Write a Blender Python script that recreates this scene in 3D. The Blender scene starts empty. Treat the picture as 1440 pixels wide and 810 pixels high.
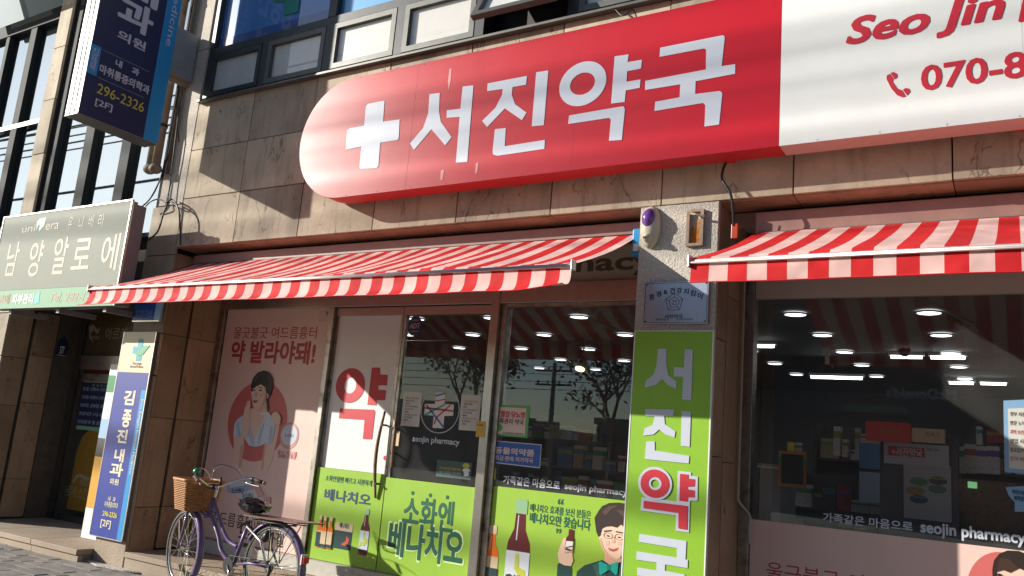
import bpy, bmesh, math, random
from mathutils import Vector, Matrix
from mathutils.geometry import tessellate_polygon
random.seed(7)
S = bpy.context.scene
COL = S.collection
# ------------------------------------------------------------------ camera
R = ((0.85167151, 0.51750074, 0.08275639), (-0.02914619, 0.20443572, -0.97844598), (-0.52326488, 0.83090253, 0.18919525))
F = 1161.35; CH = 1.5
cam_d = bpy.data.cameras.new('camera'); cam = bpy.data.objects.new('camera', cam_d); COL.objects.link(cam)
cam_d.sensor_fit = 'HORIZONTAL'; cam_d.sensor_width = 36; cam_d.lens = F / 1440 * 36
cam_d.clip_start = 0.05; cam_d.clip_end = 1000
m3 = Matrix((R[0], tuple(-v for v in R[1]), tuple(-v for v in R[2]))).transposed()
cam.matrix_world = Matrix.Translation((0, 0, CH)) @ m3.to_4x4()
S.camera = cam
# ------------------------------------------------------------------ light
SUN = Vector((1.73, 1.0, -0.72)).normalized()      # the way the light travels
w = bpy.data.worlds.new("World"); S.world = w; w.use_nodes = True
nt = w.node_tree; sky = nt.nodes.new('ShaderNodeTexSky'); sky.sky_type = 'NISHITA'; sky.sun_disc = False
sky.sun_elevation = math.asin(-SUN.z); sky.sun_rotation = math.atan2(-SUN.x, -SUN.y)
sky.air_density = 1.0; sky.dust_density = .5; sky.ozone_density = 2.5
nt.links.new(sky.outputs[0], nt.nodes['Background'].inputs[0]); nt.nodes['Background'].inputs[1].default_value = 0.075
sl = bpy.data.lights.new('sun', 'SUN'); sl.energy = 5.0; sl.angle = math.radians(0.5); sl.color = (1.0, 0.94, 0.84)
so = bpy.data.objects.new('sun', sl); COL.objects.link(so); so.rotation_euler = SUN.to_track_quat('-Z', 'Y').to_euler()
S.view_settings.view_transform = 'Standard'; S.view_settings.look = 'None'; S.view_settings.gamma = 1
S.view_settings.exposure = 0.58
S.cycles.max_bounces = 10; S.cycles.glossy_bounces = 5; S.cycles.transparent_max_bounces = 12
S.cycles.sample_clamp_indirect = 6

# ------------------------------------------------------------------ measuring on real planes
def PX(px, py, Y):
    a, b = px - 720, py - 405
    d = [R[0][i] * a + R[1][i] * b + R[2][i] * F for i in range(3)]
    t = Y / d[1]
    return d[0] * t, d[2] * t + CH
def PXX(px, py, X):
    a, b = px - 720, py - 405
    d = [R[0][i] * a + R[1][i] * b + R[2][i] * F for i in range(3)]
    t = X / d[0]
    return d[1] * t, d[2] * t + CH

# ------------------------------------------------------------------ materials
MATS = {}
def mat(name, col, rough=.6, metal=0, spec=.5, noise=0, nscale=8, bump=0, bscale=40, emit=None, estr=1, trans=0, vary=0, dirt=None, dscale=1.2, coat=0):
    if name in MATS: return MATS[name]
    m = bpy.data.materials.new(name); m.use_nodes = True; N = m.node_tree.nodes; L = m.node_tree.links
    b = N['Principled BSDF']; b.inputs['Base Color'].default_value = (*col, 1); b.inputs['Roughness'].default_value = rough
    b.inputs['Metallic'].default_value = metal; b.inputs['Specular IOR Level'].default_value = spec
    b.inputs['Coat Weight'].default_value = coat
    tc = N.new('ShaderNodeTexCoord'); last = None
    if noise or dirt or vary:
        rgb = N.new('ShaderNodeRGB'); rgb.outputs[0].default_value = (*col, 1); last = rgb.outputs[0]
    if noise:
        n = N.new('ShaderNodeTexNoise'); n.inputs['Scale'].default_value = nscale; n.inputs['Detail'].default_value = 8; n.inputs['Roughness'].default_value = .65
        L.new(tc.outputs['Object'], n.inputs['Vector'])
        mr = N.new('ShaderNodeMapRange'); mr.inputs[1].default_value = .25; mr.inputs[2].default_value = .75
        mr.inputs[3].default_value = 1 - noise; mr.inputs[4].default_value = 1 + noise
        L.new(n.outputs[0], mr.inputs[0])
        mx = N.new('ShaderNodeVectorMath'); mx.operation = 'SCALE'; L.new(last, mx.inputs[0]); L.new(mr.outputs[0], mx.inputs['Scale']); last = mx.outputs[0]
    if vary:
        oi = N.new('ShaderNodeObjectInfo'); mr = N.new('ShaderNodeMapRange'); mr.inputs[3].default_value = 1 - vary; mr.inputs[4].default_value = 1 + vary
        L.new(oi.outputs['Random'], mr.inputs[0])
        mx = N.new('ShaderNodeVectorMath'); mx.operation = 'SCALE'; L.new(last, mx.inputs[0]); L.new(mr.outputs[0], mx.inputs['Scale']); last = mx.outputs[0]
    if dirt:
        n = N.new('ShaderNodeTexNoise'); n.inputs['Scale'].default_value = dscale; n.inputs['Detail'].default_value = 6; n.inputs['Distortion'].default_value = .6
        L.new(tc.outputs['Object'], n.inputs['Vector'])
        cr = N.new('ShaderNodeMapRange'); cr.inputs[1].default_value = .52; cr.inputs[2].default_value = .75; L.new(n.outputs[0], cr.inputs[0])
        mx = N.new('ShaderNodeMix'); mx.data_type = 'RGBA'; L.new(cr.outputs[0], mx.inputs[0]); L.new(last, mx.inputs[6]); mx.inputs[7].default_value = (*dirt, 1); last = mx.outputs[2]
    if last: L.new(last, b.inputs['Base Color'])
    if bump:
        n = N.new('ShaderNodeTexNoise'); n.inputs['Scale'].default_value = bscale; n.inputs['Detail'].default_value = 5
        L.new(tc.outputs['Object'], n.inputs['Vector'])
        bp = N.new('ShaderNodeBump'); bp.inputs['Strength'].default_value = bump; bp.inputs['Distance'].default_value = .01
        L.new(n.outputs[0], bp.inputs['Height']); L.new(bp.outputs[0], b.inputs['Normal'])
    if emit:
        b.inputs['Emission Color'].default_value = (*emit, 1); b.inputs['Emission Strength'].default_value = estr
    if trans:
        tr = N.new('ShaderNodeBsdfTranslucent'); tr.inputs[0].default_value = (*col, 1); ms = N.new('ShaderNodeMixShader'); ms.inputs[0].default_value = trans
        if last: L.new(last, tr.inputs[0])
        L.new(b.outputs[0], ms.inputs[1]); L.new(tr.outputs[0], ms.inputs[2]); L.new(ms.outputs[0], N['Material Output'].inputs[0])
    MATS[name] = m; return m

def stone_mat(name, col, vein, bump=.35, rough=.75, stain=.5):
    """cut stone cladding: cloudy grain, thin dark wandering veins, faint bedding, drip stains"""
    m = bpy.data.materials.new(name); m.use_nodes = True; N = m.node_tree.nodes; L = m.node_tree.links; b = N['Principled BSDF']
    b.inputs['Roughness'].default_value = rough; b.inputs['Specular IOR Level'].default_value = .35
    g = N.new('ShaderNodeNewGeometry'); oi = N.new('ShaderNodeObjectInfo')
    off = N.new('ShaderNodeVectorMath'); off.operation = 'SCALE'; off.inputs[0].default_value = (13, 7, 5); L.new(oi.outputs['Random'], off.inputs['Scale'])
    ad = N.new('ShaderNodeVectorMath'); L.new(g.outputs['Position'], ad.inputs[0]); L.new(off.outputs[0], ad.inputs[1])
    def noise(sc, det=8, dist=0, vec=ad.outputs[0]):
        n = N.new('ShaderNodeTexNoise'); n.inputs['Scale'].default_value = sc; n.inputs['Detail'].default_value = det; n.inputs['Distortion'].default_value = dist
        L.new(vec, n.inputs['Vector']); return n.outputs[0]
    def rng(s, a, c, d, e):
        r = N.new('ShaderNodeMapRange'); L.new(s, r.inputs[0]); r.inputs[1].default_value = a; r.inputs[2].default_value = c; r.inputs[3].default_value = d; r.inputs[4].default_value = e; return r.outputs[0]
    def mixc(f, a, c):
        x = N.new('ShaderNodeMix'); x.data_type = 'RGBA'; L.new(f, x.inputs[0])
        if isinstance(a, tuple): x.inputs[6].default_value = (*a, 1)
        else: L.new(a, x.inputs[6])
        x.inputs[7].default_value = (*c, 1); return x.outputs[2]
    c = mixc(rng(noise(2.2), .3, .7, 0, 1), tuple(v * 1.14 for v in col), tuple(v * .74 for v in col))
    c = mixc(rng(noise(30, 4), .5, .8, 0, .35), c, tuple(v * .62 for v in col))
    # thin veins where a distorted noise crosses its middle value
    scv = N.new('ShaderNodeVectorMath'); scv.operation = 'MULTIPLY'; L.new(ad.outputs[0], scv.inputs[0]); scv.inputs[1].default_value = (2.4, 2.4, .8)
    n1 = noise(1.3, 7, .9, scv.outputs[0]); ab = N.new('ShaderNodeMath'); ab.operation = 'SUBTRACT'; L.new(n1, ab.inputs[0]); ab.inputs[1].default_value = .5
    ab2 = N.new('ShaderNodeMath'); ab2.operation = 'ABSOLUTE'; L.new(ab.outputs[0], ab2.inputs[0])
    thin = rng(ab2.outputs[0], 0, .007, 1, 0)
    gate = rng(noise(3.1, 3), .46, .56, 0, .7); mm = N.new('ShaderNodeMath'); mm.operation = 'MULTIPLY'; L.new(thin, mm.inputs[0]); L.new(gate, mm.inputs[1])
    c = mixc(mm.outputs[0], c, vein)
    # stains drawn out downwards
    sc = N.new('ShaderNodeVectorMath'); sc.operation = 'MULTIPLY'; L.new(ad.outputs[0], sc.inputs[0]); sc.inputs[1].default_value = (3.2, 3.2, .7)
    c = mixc(rng(noise(1.3, 6, .4, sc.outputs[0]), .55, .78, 0, stain), c, tuple(v * .42 for v in col))
    sc3 = N.new('ShaderNodeVectorMath'); sc3.operation = 'MULTIPLY'; L.new(g.outputs['Position'], sc3.inputs[0]); sc3.inputs[1].default_value = (14, 14, .9)
    c = mixc(rng(noise(1.0, 5, .2, sc3.outputs[0]), .56, .8, 0, stain * .8), c, tuple(v * .36 for v in col))
    c = mixc(rng(noise(9, 2), .70, .76, 0, .8), c, tuple(v * .25 for v in col))
    rv = N.new('ShaderNodeMapRange'); L.new(oi.outputs['Random'], rv.inputs[0]); rv.inputs[3].default_value = .76; rv.inputs[4].default_value = 1.16
    s2 = N.new('ShaderNodeVectorMath'); s2.operation = 'SCALE'; L.new(c, s2.inputs[0]); L.new(rv.outputs[0], s2.inputs['Scale'])
    L.new(s2.outputs[0], b.inputs['Base Color'])
    h = N.new('ShaderNodeMath'); h.operation = 'SUBTRACT'; L.new(noise(14, 8), h.inputs[0]); L.new(mm.outputs[0], h.inputs[1])
    bp = N.new('ShaderNodeBump'); bp.inputs['Strength'].default_value = bump; bp.inputs['Distance'].default_value = .012
    L.new(h.outputs[0], bp.inputs['Height']); L.new(bp.outputs[0], b.inputs['Normal'])
    MATS[name] = m; return m

def granite_mat(name, base, dark, sc=220, bump=.6):
    m = bpy.data.materials.new(name); m.use_nodes = True; N = m.node_tree.nodes; L = m.node_tree.links; b = N['Principled BSDF']
    b.inputs['Roughness'].default_value = .8
    g = N.new('ShaderNodeNewGeometry'); n = N.new('ShaderNodeTexNoise'); n.inputs['Scale'].default_value = sc; n.inputs['Detail'].default_value = 3; L.new(g.outputs['Position'], n.inputs['Vector'])
    cr = N.new('ShaderNodeValToRGB'); cr.color_ramp.elements[0].position = .36; cr.color_ramp.elements[0].color = (*dark, 1); cr.color_ramp.elements[1].position = .6; cr.color_ramp.elements[1].color = (*base, 1)
    L.new(n.outputs[0], cr.inputs[0]); n3 = N.new('ShaderNodeTexNoise'); n3.inputs['Scale'].default_value = 1.6; n3.inputs['Detail'].default_value = 5; L.new(g.outputs['Position'], n3.inputs['Vector'])
    mr = N.new('ShaderNodeMapRange'); mr.inputs[1].default_value = .3; mr.inputs[2].default_value = .7; mr.inputs[3].default_value = .8; mr.inputs[4].default_value = 1.1; L.new(n3.outputs[0], mr.inputs[0])
    sc2 = N.new('ShaderNodeVectorMath'); sc2.operation = 'SCALE'; L.new(cr.outputs[0], sc2.inputs[0]); L.new(mr.outputs[0], sc2.inputs['Scale']); L.new(sc2.outputs[0], b.inputs['Base Color'])
    n2 = N.new('ShaderNodeTexNoise'); n2.inputs['Scale'].default_value = 75; n2.inputs['Detail'].default_value = 4; L.new(g.outputs['Position'], n2.inputs['Vector'])
    bp = N.new('ShaderNodeBump'); bp.inputs['Strength'].default_value = bump; bp.inputs['Distance'].default_value = .012; L.new(n2.outputs[0], bp.inputs['Height']); L.new(bp.outputs[0], b.inputs['Normal'])
    MATS[name] = m; return m

def glass_mat(name, tint, refl, rough=.0, see=1.0):
    """a pane: partly mirrors what is in front, lets the rest through"""
    m = bpy.data.materials.new(name); m.use_nodes = True; N = m.node_tree.nodes; L = m.node_tree.links
    N.remove(N['Principled BSDF'])
    gl = N.new('ShaderNodeBsdfGlossy'); gl.inputs['Roughness'].default_value = rough; gl.inputs[0].default_value = (*tint, 1)
    tr = N.new('ShaderNodeBsdfTransparent'); tr.inputs[0].default_value = (see, see, see, 1)
    lw = N.new('ShaderNodeFresnel'); lw.inputs[0].default_value = 1.5
    ad = N.new('ShaderNodeMath'); ad.operation = 'ADD'; ad.use_clamp = True; L.new(lw.outputs[0], ad.inputs[0]); ad.inputs[1].default_value = refl
    ge = N.new('ShaderNodeNewGeometry'); iv = N.new('ShaderNodeMath'); iv.operation = 'SUBTRACT'; iv.inputs[0].default_value = 1; L.new(ge.outputs['Backfacing'], iv.inputs[1])
    pr = N.new('ShaderNodeMath'); pr.operation = 'MULTIPLY'; L.new(ad.outputs[0], pr.inputs[0]); L.new(iv.outputs[0], pr.inputs[1])
    df = N.new('ShaderNodeBsdfDiffuse'); df.inputs[0].default_value = (.8, .78, .74, 1); dn = N.new('ShaderNodeTexNoise'); dn.inputs['Scale'].default_value = 3; dn.inputs['Detail'].default_value = 8
    dr_ = N.new('ShaderNodeMapRange'); dr_.inputs[1].default_value = .3; dr_.inputs[2].default_value = .8; dr_.inputs[3].default_value = .012; dr_.inputs[4].default_value = .034; L.new(ge.outputs['Position'], dn.inputs['Vector']); L.new(dn.outputs[0], dr_.inputs[0])
    dm = N.new('ShaderNodeMixShader'); L.new(dr_.outputs[0], dm.inputs[0]); L.new(tr.outputs[0], dm.inputs[1]); L.new(df.outputs[0], dm.inputs[2])
    mx = N.new('ShaderNodeMixShader'); L.new(pr.outputs[0], mx.inputs[0]); L.new(dm.outputs[0], mx.inputs[1]); L.new(gl.outputs[0], mx.inputs[2])
    L.new(mx.outputs[0], N['Material Output'].inputs[0]); MATS[name] = m; return m

def stripe_mat(name, a, c, period, phase):
    m = bpy.data.materials.new(name); m.use_nodes = True; N = m.node_tree.nodes; L = m.node_tree.links; b = N['Principled BSDF']
    b.inputs['Roughness'].default_value = .75; b.inputs['Specular IOR Level'].default_value = .3
    tc = N.new('ShaderNodeTexCoord'); sx = N.new('ShaderNodeSeparateXYZ'); L.new(tc.outputs['Object'], sx.inputs[0])
    def math(op, x, y):
        n = N.new('ShaderNodeMath'); n.operation = op; L.new(x, n.inputs[0]); n.inputs[1].default_value = y; return n.outputs[0]
    f = math('FRACT', math('DIVIDE', math('ADD', sx.outputs[0], phase + 100 * period), period), 0)
    st = math('LESS_THAN', f, .5)
    mx = N.new('ShaderNodeMix'); mx.data_type = 'RGBA'; L.new(st, mx.inputs[0]); mx.inputs[6].default_value = (*c, 1); mx.inputs[7].default_value = (*a, 1)
    n = N.new('ShaderNodeTexNoise'); n.inputs['Scale'].default_value = 5; n.inputs['Detail'].default_value = 6; L.new(tc.outputs['Object'], n.inputs['Vector'])
    mr = N.new('ShaderNodeMapRange'); mr.inputs[1].default_value = .3; mr.inputs[2].default_value = .7; mr.inputs[3].default_value = .78; mr.inputs[4].default_value = 1.08; L.new(n.outputs[0], mr.inputs[0])
    s2 = N.new('ShaderNodeVectorMath'); s2.operation = 'SCALE'; L.new(mx.outputs[2], s2.inputs[0]); L.new(mr.outputs[0], s2.inputs['Scale'])
    L.new(s2.outputs[0], b.inputs['Base Color'])
    tr = N.new('ShaderNodeBsdfTranslucent'); L.new(s2.outputs[0], tr.inputs[0]); ms = N.new('ShaderNodeMixShader'); ms.inputs[0].default_value = .06
    L.new(b.outputs[0], ms.inputs[1]); L.new(tr.outputs[0], ms.inputs[2]); L.new(ms.outputs[0], N['Material Output'].inputs[0])
    n4 = N.new('ShaderNodeTexNoise'); n4.inputs['Scale'].default_value = 3; L.new(tc.outputs['Object'], n4.inputs['Vector'])
    bp = N.new('ShaderNodeBump'); bp.inputs['Strength'].default_value = .8; bp.inputs['Distance'].default_value = .04; L.new(n4.outputs[0], bp.inputs['Height']); L.new(bp.outputs[0], b.inputs['Normal'])
    MATS[name] = m; return m

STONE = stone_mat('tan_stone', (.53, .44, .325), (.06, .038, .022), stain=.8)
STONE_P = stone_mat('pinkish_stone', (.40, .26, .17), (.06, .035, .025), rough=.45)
JOINT = mat('joint_backing', (.035, .028, .022), .95, noise=.3)  # dark backing seen in the gaps between slabs
GRANITE = granite_mat('grey_granite', (.78, .71, .62), (.30, .26, .22), 210)
GRANITE2 = granite_mat('step_granite', (.50, .40, .30), (.22, .16, .12), 260, .2)
CONC = mat('concrete', (.32, .29, .25), .9, noise=.25, nscale=6, bump=.4, dirt=(.16, .13, .1))
STEEL = mat('brushed_steel', (.50, .46, .42), .28, 1, noise=.12, nscale=14)
STEEL_D = mat('dull_steel', (.42, .39, .35), .38, 1, noise=.3, nscale=20, dirt=(.12, .11, .09), dscale=6)
CHROME = mat('chrome', (.75, .75, .76), .14, 1)
ALU = mat('alu_profile', (.72, .70, .68), .32, .9, noise=.1)
STAIRM = mat('stair_frame_black', (.014, .017, .022), .7, spec=.2)
BLACKM = mat('black_metal', (.022, .022, .025), .45, noise=.2)
BRONZE = mat('dark_frame', (.05, .052, .055), .42, .3, noise=.25, nscale=12)
GREYF = mat('grey_frame', (.12, .12, .11), .45, .4, noise=.2, nscale=12)
WHITE = mat('white_print', (.78, .77, .75), .45, noise=.04)
WHITEL = mat('white_letter', (.54, .58, .67), .4, noise=.03)
RED = mat('sign_red', (.50, .008, .018), .30, spec=.5, noise=.08, nscale=3, bump=.1, bscale=1.6)
REDD = mat('sign_red_side', (.55, .01, .02), .5, noise=.05)
SIGNW = mat('sign_white', (.78, .80, .78), .4, spec=.4, noise=.05, nscale=3, bump=.2, bscale=1.6)
REDL = mat('red_letter', (.55, .02, .04), .5)
GREEN = mat('lime_green', (.29, .50, .045), .42, noise=.08, nscale=2.5, bump=.12, bscale=5)
GREEND = mat('dark_green_ink', (.0, .10, .055), .5)
NAVYI = mat('navy_ink', (.015, .05, .11), .5)
BLACKI = mat('black_ink', (.015, .015, .017), .5)
PINK = mat('poster_pink', (.80, .56, .50), .42, noise=.05, nscale=3, bump=.15, bscale=4)
PINKD = mat('poster_rose', (.60, .14, .13), .45)
INKR = mat('poster_crimson', (.45, .045, .07), .5)
SKIN = mat('printed_skin', (.80, .56, .44), .45)
SKINS = mat('printed_skin_tone', (.66, .40, .30), .45)
mat('printed_cheek', (.76, .45, .37), .45); mat('printed_hair_shine', (.085, .05, .042), .45)
HAIR = mat('printed_hair', (.03, .018, .015), .45)
SHIRT = mat('printed_shirt', (.62, .70, .80), .45)
LBLUE = mat('light_blue_print', (.30, .48, .70), .45)
NAVY = mat('navy_panel', (.018, .022, .085), .42, noise=.05)
BLUE = mat('royal_blue', (.02, .10, .42), .38, noise=.05)
SKYB = mat('sky_blue_print', (.02, .28, .62), .4, noise=.04)
YEL = mat('yellow_print', (.75, .62, .03), .5)
AMBER = mat('amber_print', (.75, .16, .01), .35)
WINE = mat('wine_print', (.11, .012, .015), .35)
BEIGE = mat('beige_print', (.60, .47, .30), .5)
GOLD = mat('gold_print', (.45, .24, .01), .45, noise=.1)
OLIVE = mat('faded_olive', (.235, .255, .215), .62, spec=.25, noise=.07, nscale=3)
MINT = mat('mint_print', (.25, .45, .29), .6, spec=.25, noise=.05)
CREAM = mat('cream_letter', (.37, .31, .20), .5)
RUST = mat('rust', (.48, .17, .02), .9, noise=.5, nscale=30, bump=.5)
TEAL = mat('teal_print', (.0, .42, .36), .5)
GLASS = glass_mat('shop_glass', (.8, .92, .97), .048)
GLASS_D = glass_mat('door_glass', (.6, .65, .62), .05)
GLASS_S = glass_mat('sky_mirror_glass', (.80, .92, 1.0), .48, .012, .4)
STRIPE = stripe_mat('awning_stripes', (.62, .014, .018), (.78, .50, .46), .1935, 0.0)
PURPLE = mat('purple_paint', (.14, .09, .215), .36, .15, spec=.5, noise=.3, nscale=14, coat=.15, dirt=(.12, .10, .11), dscale=9)
WICKER = mat('wicker', (.42, .19, .065), .6, noise=.3, nscale=40)
RUBBER = mat('tyre_rubber', (.028, .027, .027), .75, noise=.3, nscale=40)
RUBG = mat('tyre_side', (.20, .19, .17), .8, noise=.2, nscale=30)

# ------------------------------------------------------------------ object helpers
def thing(name, label, cat, loc=(0, 0, 0), group=None):
    o = bpy.data.objects.new(name, None); COL.objects.link(o); o.location = loc; o.empty_display_size = .1
    o['label'] = label; o['category'] = cat
    if group: o['group'] = group
    return o
def tag(o, label, cat, group=None):
    o['label'] = label; o['category'] = cat
    if group: o['group'] = group
    return o
def origin(o):
    v = Vector((0, 0, 0))
    while o is not None: v += o.location; o = o.parent
    return v
class MB:
    def __init__(s): s.v = []; s.f = []; s.smooth = False
    def add(s, vs, fs):
        n = len(s.v); s.v += [Vector(v) for v in vs]; s.f += [tuple(i + n for i in f) for f in fs]; return s
    def box(s, x0, x1, y0, y1, z0, z1):
        return s.add([(x0, y0, z0), (x1, y0, z0), (x1, y1, z0), (x0, y1, z0), (x0, y0, z1), (x1, y0, z1), (x1, y1, z1), (x0, y1, z1)],
                     [(0, 3, 2, 1), (4, 5, 6, 7), (0, 1, 5, 4), (1, 2, 6, 5), (2, 3, 7, 6), (3, 0, 4, 7)])
    def prism(s, pts, N):
        """closed outline of 3D points pushed by vector N"""
        pts = [Vector(p) for p in pts]; k = len(pts); N = Vector(N)
        tri = tessellate_polygon([pts]); fs = [tuple(t) for t in tri] + [tuple(i + k for i in t) for t in tri]
        fs += [(i, (i + 1) % k, (i + 1) % k + k, i + k) for i in range(k)]
        return s.add(pts + [p + N for p in pts], fs)
    def tube(s, path, r, n=8, closed=False, cap=True):
        P = [Vector(p) for p in path]; K = len(P); rr = r if isinstance(r, (list, tuple)) else [r] * K
        up = None; rings = []
        for i, p in enumerate(P):
            a = P[(i - 1) % K] if (closed or i > 0) else p; b = P[(i + 1) % K] if (closed or i < K - 1) else p
            t = (b - a).normalized()
            if up is None: up = t.orthogonal().normalized()
            else: up = (up - t * up.dot(t)); up = up.normalized() if up.length > 1e-6 else t.orthogonal().normalized()
            sd = t.cross(up); rings.append([p + (up * math.cos(2 * math.pi * j / n) + sd * math.sin(2 * math.pi * j / n)) * rr[i] for j in range(n)])
        vs = [v for g in rings for v in g]; fs = []
        for i in range(K if closed else K - 1):
            for j in range(n): fs.append((i * n + j, i * n + (j + 1) % n, ((i + 1) % K) * n + (j + 1) % n, ((i + 1) % K) * n + j))
        if cap and not closed: fs += [tuple(range(n))[::-1], tuple((K - 1) * n + j for j in range(n))]
        return s.add(vs, fs)
    def lathe(s, c, axis, prof, n=24, cap=True):
        """prof = (along, radius) pairs"""
        c = Vector(c); a = Vector(axis).normalized(); u = a.orthogonal().normalized(); w_ = a.cross(u)
        vs = []; fs = []; K = len(prof)
        for h, r in prof:
            for j in range(n): t = 2 * math.pi * j / n; vs.append(c + a * h + (u * math.cos(t) + w_ * math.sin(t)) * r)
        for i in range(K - 1):
            for j in range(n): fs.append((i * n + j, i * n + (j + 1) % n, (i + 1) * n + (j + 1) % n, (i + 1) * n + j))
        if cap: fs += [tuple(range(n))[::-1], tuple((K - 1) * n + j for j in range(n))]
        return s.add(vs, fs)
    def build(s, name, m, parent=None, smooth=False, struct=False, bevel=0):
        off = origin(parent) if parent is not None else Vector((0, 0, 0))
        if parent is None and not struct and s.v:
            off = Vector((sum(v.x for v in s.v) / len(s.v), sum(v.y for v in s.v) / len(s.v), min(v.z for v in s.v)))
        me = bpy.data.meshes.new(name); me.from_pydata([v - off for v in s.v], [], s.f)
        bm = bmesh.new(); bm.from_mesh(me); bmesh.ops.recalc_face_normals(bm, faces=bm.faces)
        if bevel: bmesh.ops.bevel(bm, geom=list(bm.edges), offset=bevel, segments=2, affect='EDGES', profile=.5)
        bm.to_mesh(me); bm.free()
        if m: me.materials.append(m)
        if smooth:
            for p in me.polygons: p.use_smooth = True
        o = bpy.data.objects.new(name, me); COL.objects.link(o)
        if parent is not None: o.parent = parent
        else: o.location = off
        if struct: o['kind'] = 'structure'
        return o
def box(name, m, parent, x0, x1, y0, y1, z0, z1, bevel=0, struct=False):
    return MB().box(min(x0, x1), max(x0, x1), min(y0, y1), max(y0, y1), min(z0, z1), max(z0, z1)).build(name, m, parent, bevel=bevel, struct=struct)
def poly(name, m, parent, pts, Y, t=.0015, o=(0, 0), s=1.0):
    """flat shape facing the street (towards -Y), outline given in photo pixels o + p/s on the plane Y"""
    P = []
    for a, b in pts:
        x, z = PX(o[0] + a / s, o[1] + b / s, Y); P.append((x, Y, z))
    return MB().prism(P, (0, t, 0)).build(name, m, parent)
def oval(name, m, parent, c, r, Y, t=.0015, o=(0, 0), s=1.0, hole=None, n=40):
    cx, cy = o[0] + c[0] / s, o[1] + c[1] / s; x, z = PX(cx, cy, Y)
    rx = abs(PX(cx + r[0] / s, cy, Y)[0] - PX(cx - r[0] / s, cy, Y)[0]) / 2; rz = abs(PX(cx, cy + r[1] / s, Y)[1] - PX(cx, cy - r[1] / s, Y)[1]) / 2
    return ovalw(name, m, parent, x, z, rx, rz, Y, t, hole, n)
def ovalw(name, m, parent, x, z, rx, rz, Y, t=.0015, hole=None, n=40):
    if not hole:
        return MB().prism([(x + rx * math.cos(2 * math.pi * i / n), Y, z + rz * math.sin(2 * math.pi * i / n)) for i in range(n)], (0, t, 0)).build(name, m, parent)
    hx, hz = (hole if isinstance(hole, tuple) else (hole, hole)); vs = []; fs = []
    for i in range(n):
        c_, s_ = math.cos(2 * math.pi * i / n), math.sin(2 * math.pi * i / n)
        vs += [(x + rx * c_, Y, z + rz * s_), (x + rx * hx * c_, Y, z + rz * hz * s_), (x + rx * c_, Y + t, z + rz * s_), (x + rx * hx * c_, Y + t, z + rz * hz * s_)]
    for i in range(n):
        a, b = 4 * i, 4 * ((i + 1) % n); fs += [(a, b, b + 1, a + 1), (a + 2, a + 3, b + 3, b + 2), (a, a + 2, b + 2, b), (a + 1, b + 1, b + 3, a + 3)]
    return MB().add(vs, fs).build(name, m, parent)
def rect(name, m, parent, a, b, Y, t=.0015):
    """flat rectangle from photo corner a (lower left) to b (upper right) on plane Y"""
    x0, z0 = PX(*a, Y); x1, z1 = PX(*b, Y); return box(name, m, parent, x0, x1, Y, Y + t, z0, z1)
_TC = bpy.data.curves.new('lettering_source', 'FONT'); _TO = bpy.data.objects.new('lettering_source', _TC)
def text(s, m, parent, o, U, wd, ht, t=.0012, bold=0.0, shear=0.0, V=(0, 0, 1), name='lettering', keep=False, mirror=False):
    """writing filling a wd x ht field from corner o along U and V"""
    cu = _TC; cu.body = s; cu.offset = min(bold, .008); cu.resolution_u = 3; cu.shear = shear; cu.space_line = .95
    me = _TO.to_mesh(); vs = [v.co.copy() for v in me.vertices]; fs = [tuple(p.vertices) for p in me.polygons]; _TO.to_mesh_clear()
    if not vs: return None
    x0 = min(v.x for v in vs); x1 = max(v.x for v in vs); y0 = min(v.y for v in vs); y1 = max(v.y for v in vs)
    sx = wd / (x1 - x0); sy = ht / max(1e-6, y1 - y0)
    if keep: sx = sy = min(sx, sy)
    U = Vector(U).normalized(); V = Vector(V).normalized(); o = Vector(o); off = origin(parent) if parent is not None else Vector((0, 0, 0))
    P = [o + U * ((v.x - x0) * sx) + V * ((v.y - y0) * sy) - off for v in vs]
    me = bpy.data.meshes.new(name); me.from_pydata(P, [], fs); me.materials.append(m)
    bm = bmesh.new(); bm.from_mesh(me)
    N = U.cross(V)
    if bold > .008:
        base = list(bm.faces); q = bold - .004
        for k in range(8):
            a = math.pi / 4 * k; d = bmesh.ops.duplicate(bm, geom=base)
            mv = U * (q * math.cos(a) * sx) + V * (q * math.sin(a) * sy) + N * (.00007 * (k + 1))
            bmesh.ops.translate(bm, verts=[e for e in d['geom'] if isinstance(e, bmesh.types.BMVert)], vec=mv)
    g = bmesh.ops.extrude_face_region(bm, geom=list(bm.faces)); bmesh.ops.translate(bm, verts=[e for e in g['geom'] if isinstance(e, bmesh.types.BMVert)], vec=N * t)
    bmesh.ops.recalc_face_normals(bm, faces=bm.faces); bm.to_mesh(me); bm.free()
    ob = bpy.data.objects.new(name, me); COL.objects.link(ob)
    if parent is not None: ob.parent = parent
    return ob
def tx(s, m, parent, bl, tr, Y, bold=.0, shear=0, name='lettering', t=.0012, keep=False):
    """writing on plane Y between the photo corners bl and tr"""
    x0, z0 = PX(*bl, Y); x1, z1 = PX(*tr, Y)
    return text(s, m, parent, (x0, Y, z0), (1, 0, 0), x1 - x0, z1 - z0, bold=bold, shear=shear, name=name, t=t, keep=keep)
def tiles_front(parent, xs, zs, Y, m, th=.03, gap=.009, skip=None, name='stone_tile'):
    for i in range(len(xs) - 1):
        for j in range(len(zs) - 1):
            if skip and skip(i, j): continue
            p = random.uniform(-.004, .004)
            box(name, m, parent, xs[i] + gap / 2, xs[i + 1] - gap / 2, Y + p, Y + th, zs[j] + gap / 2, zs[j + 1] - gap / 2, bevel=.0018)
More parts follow.
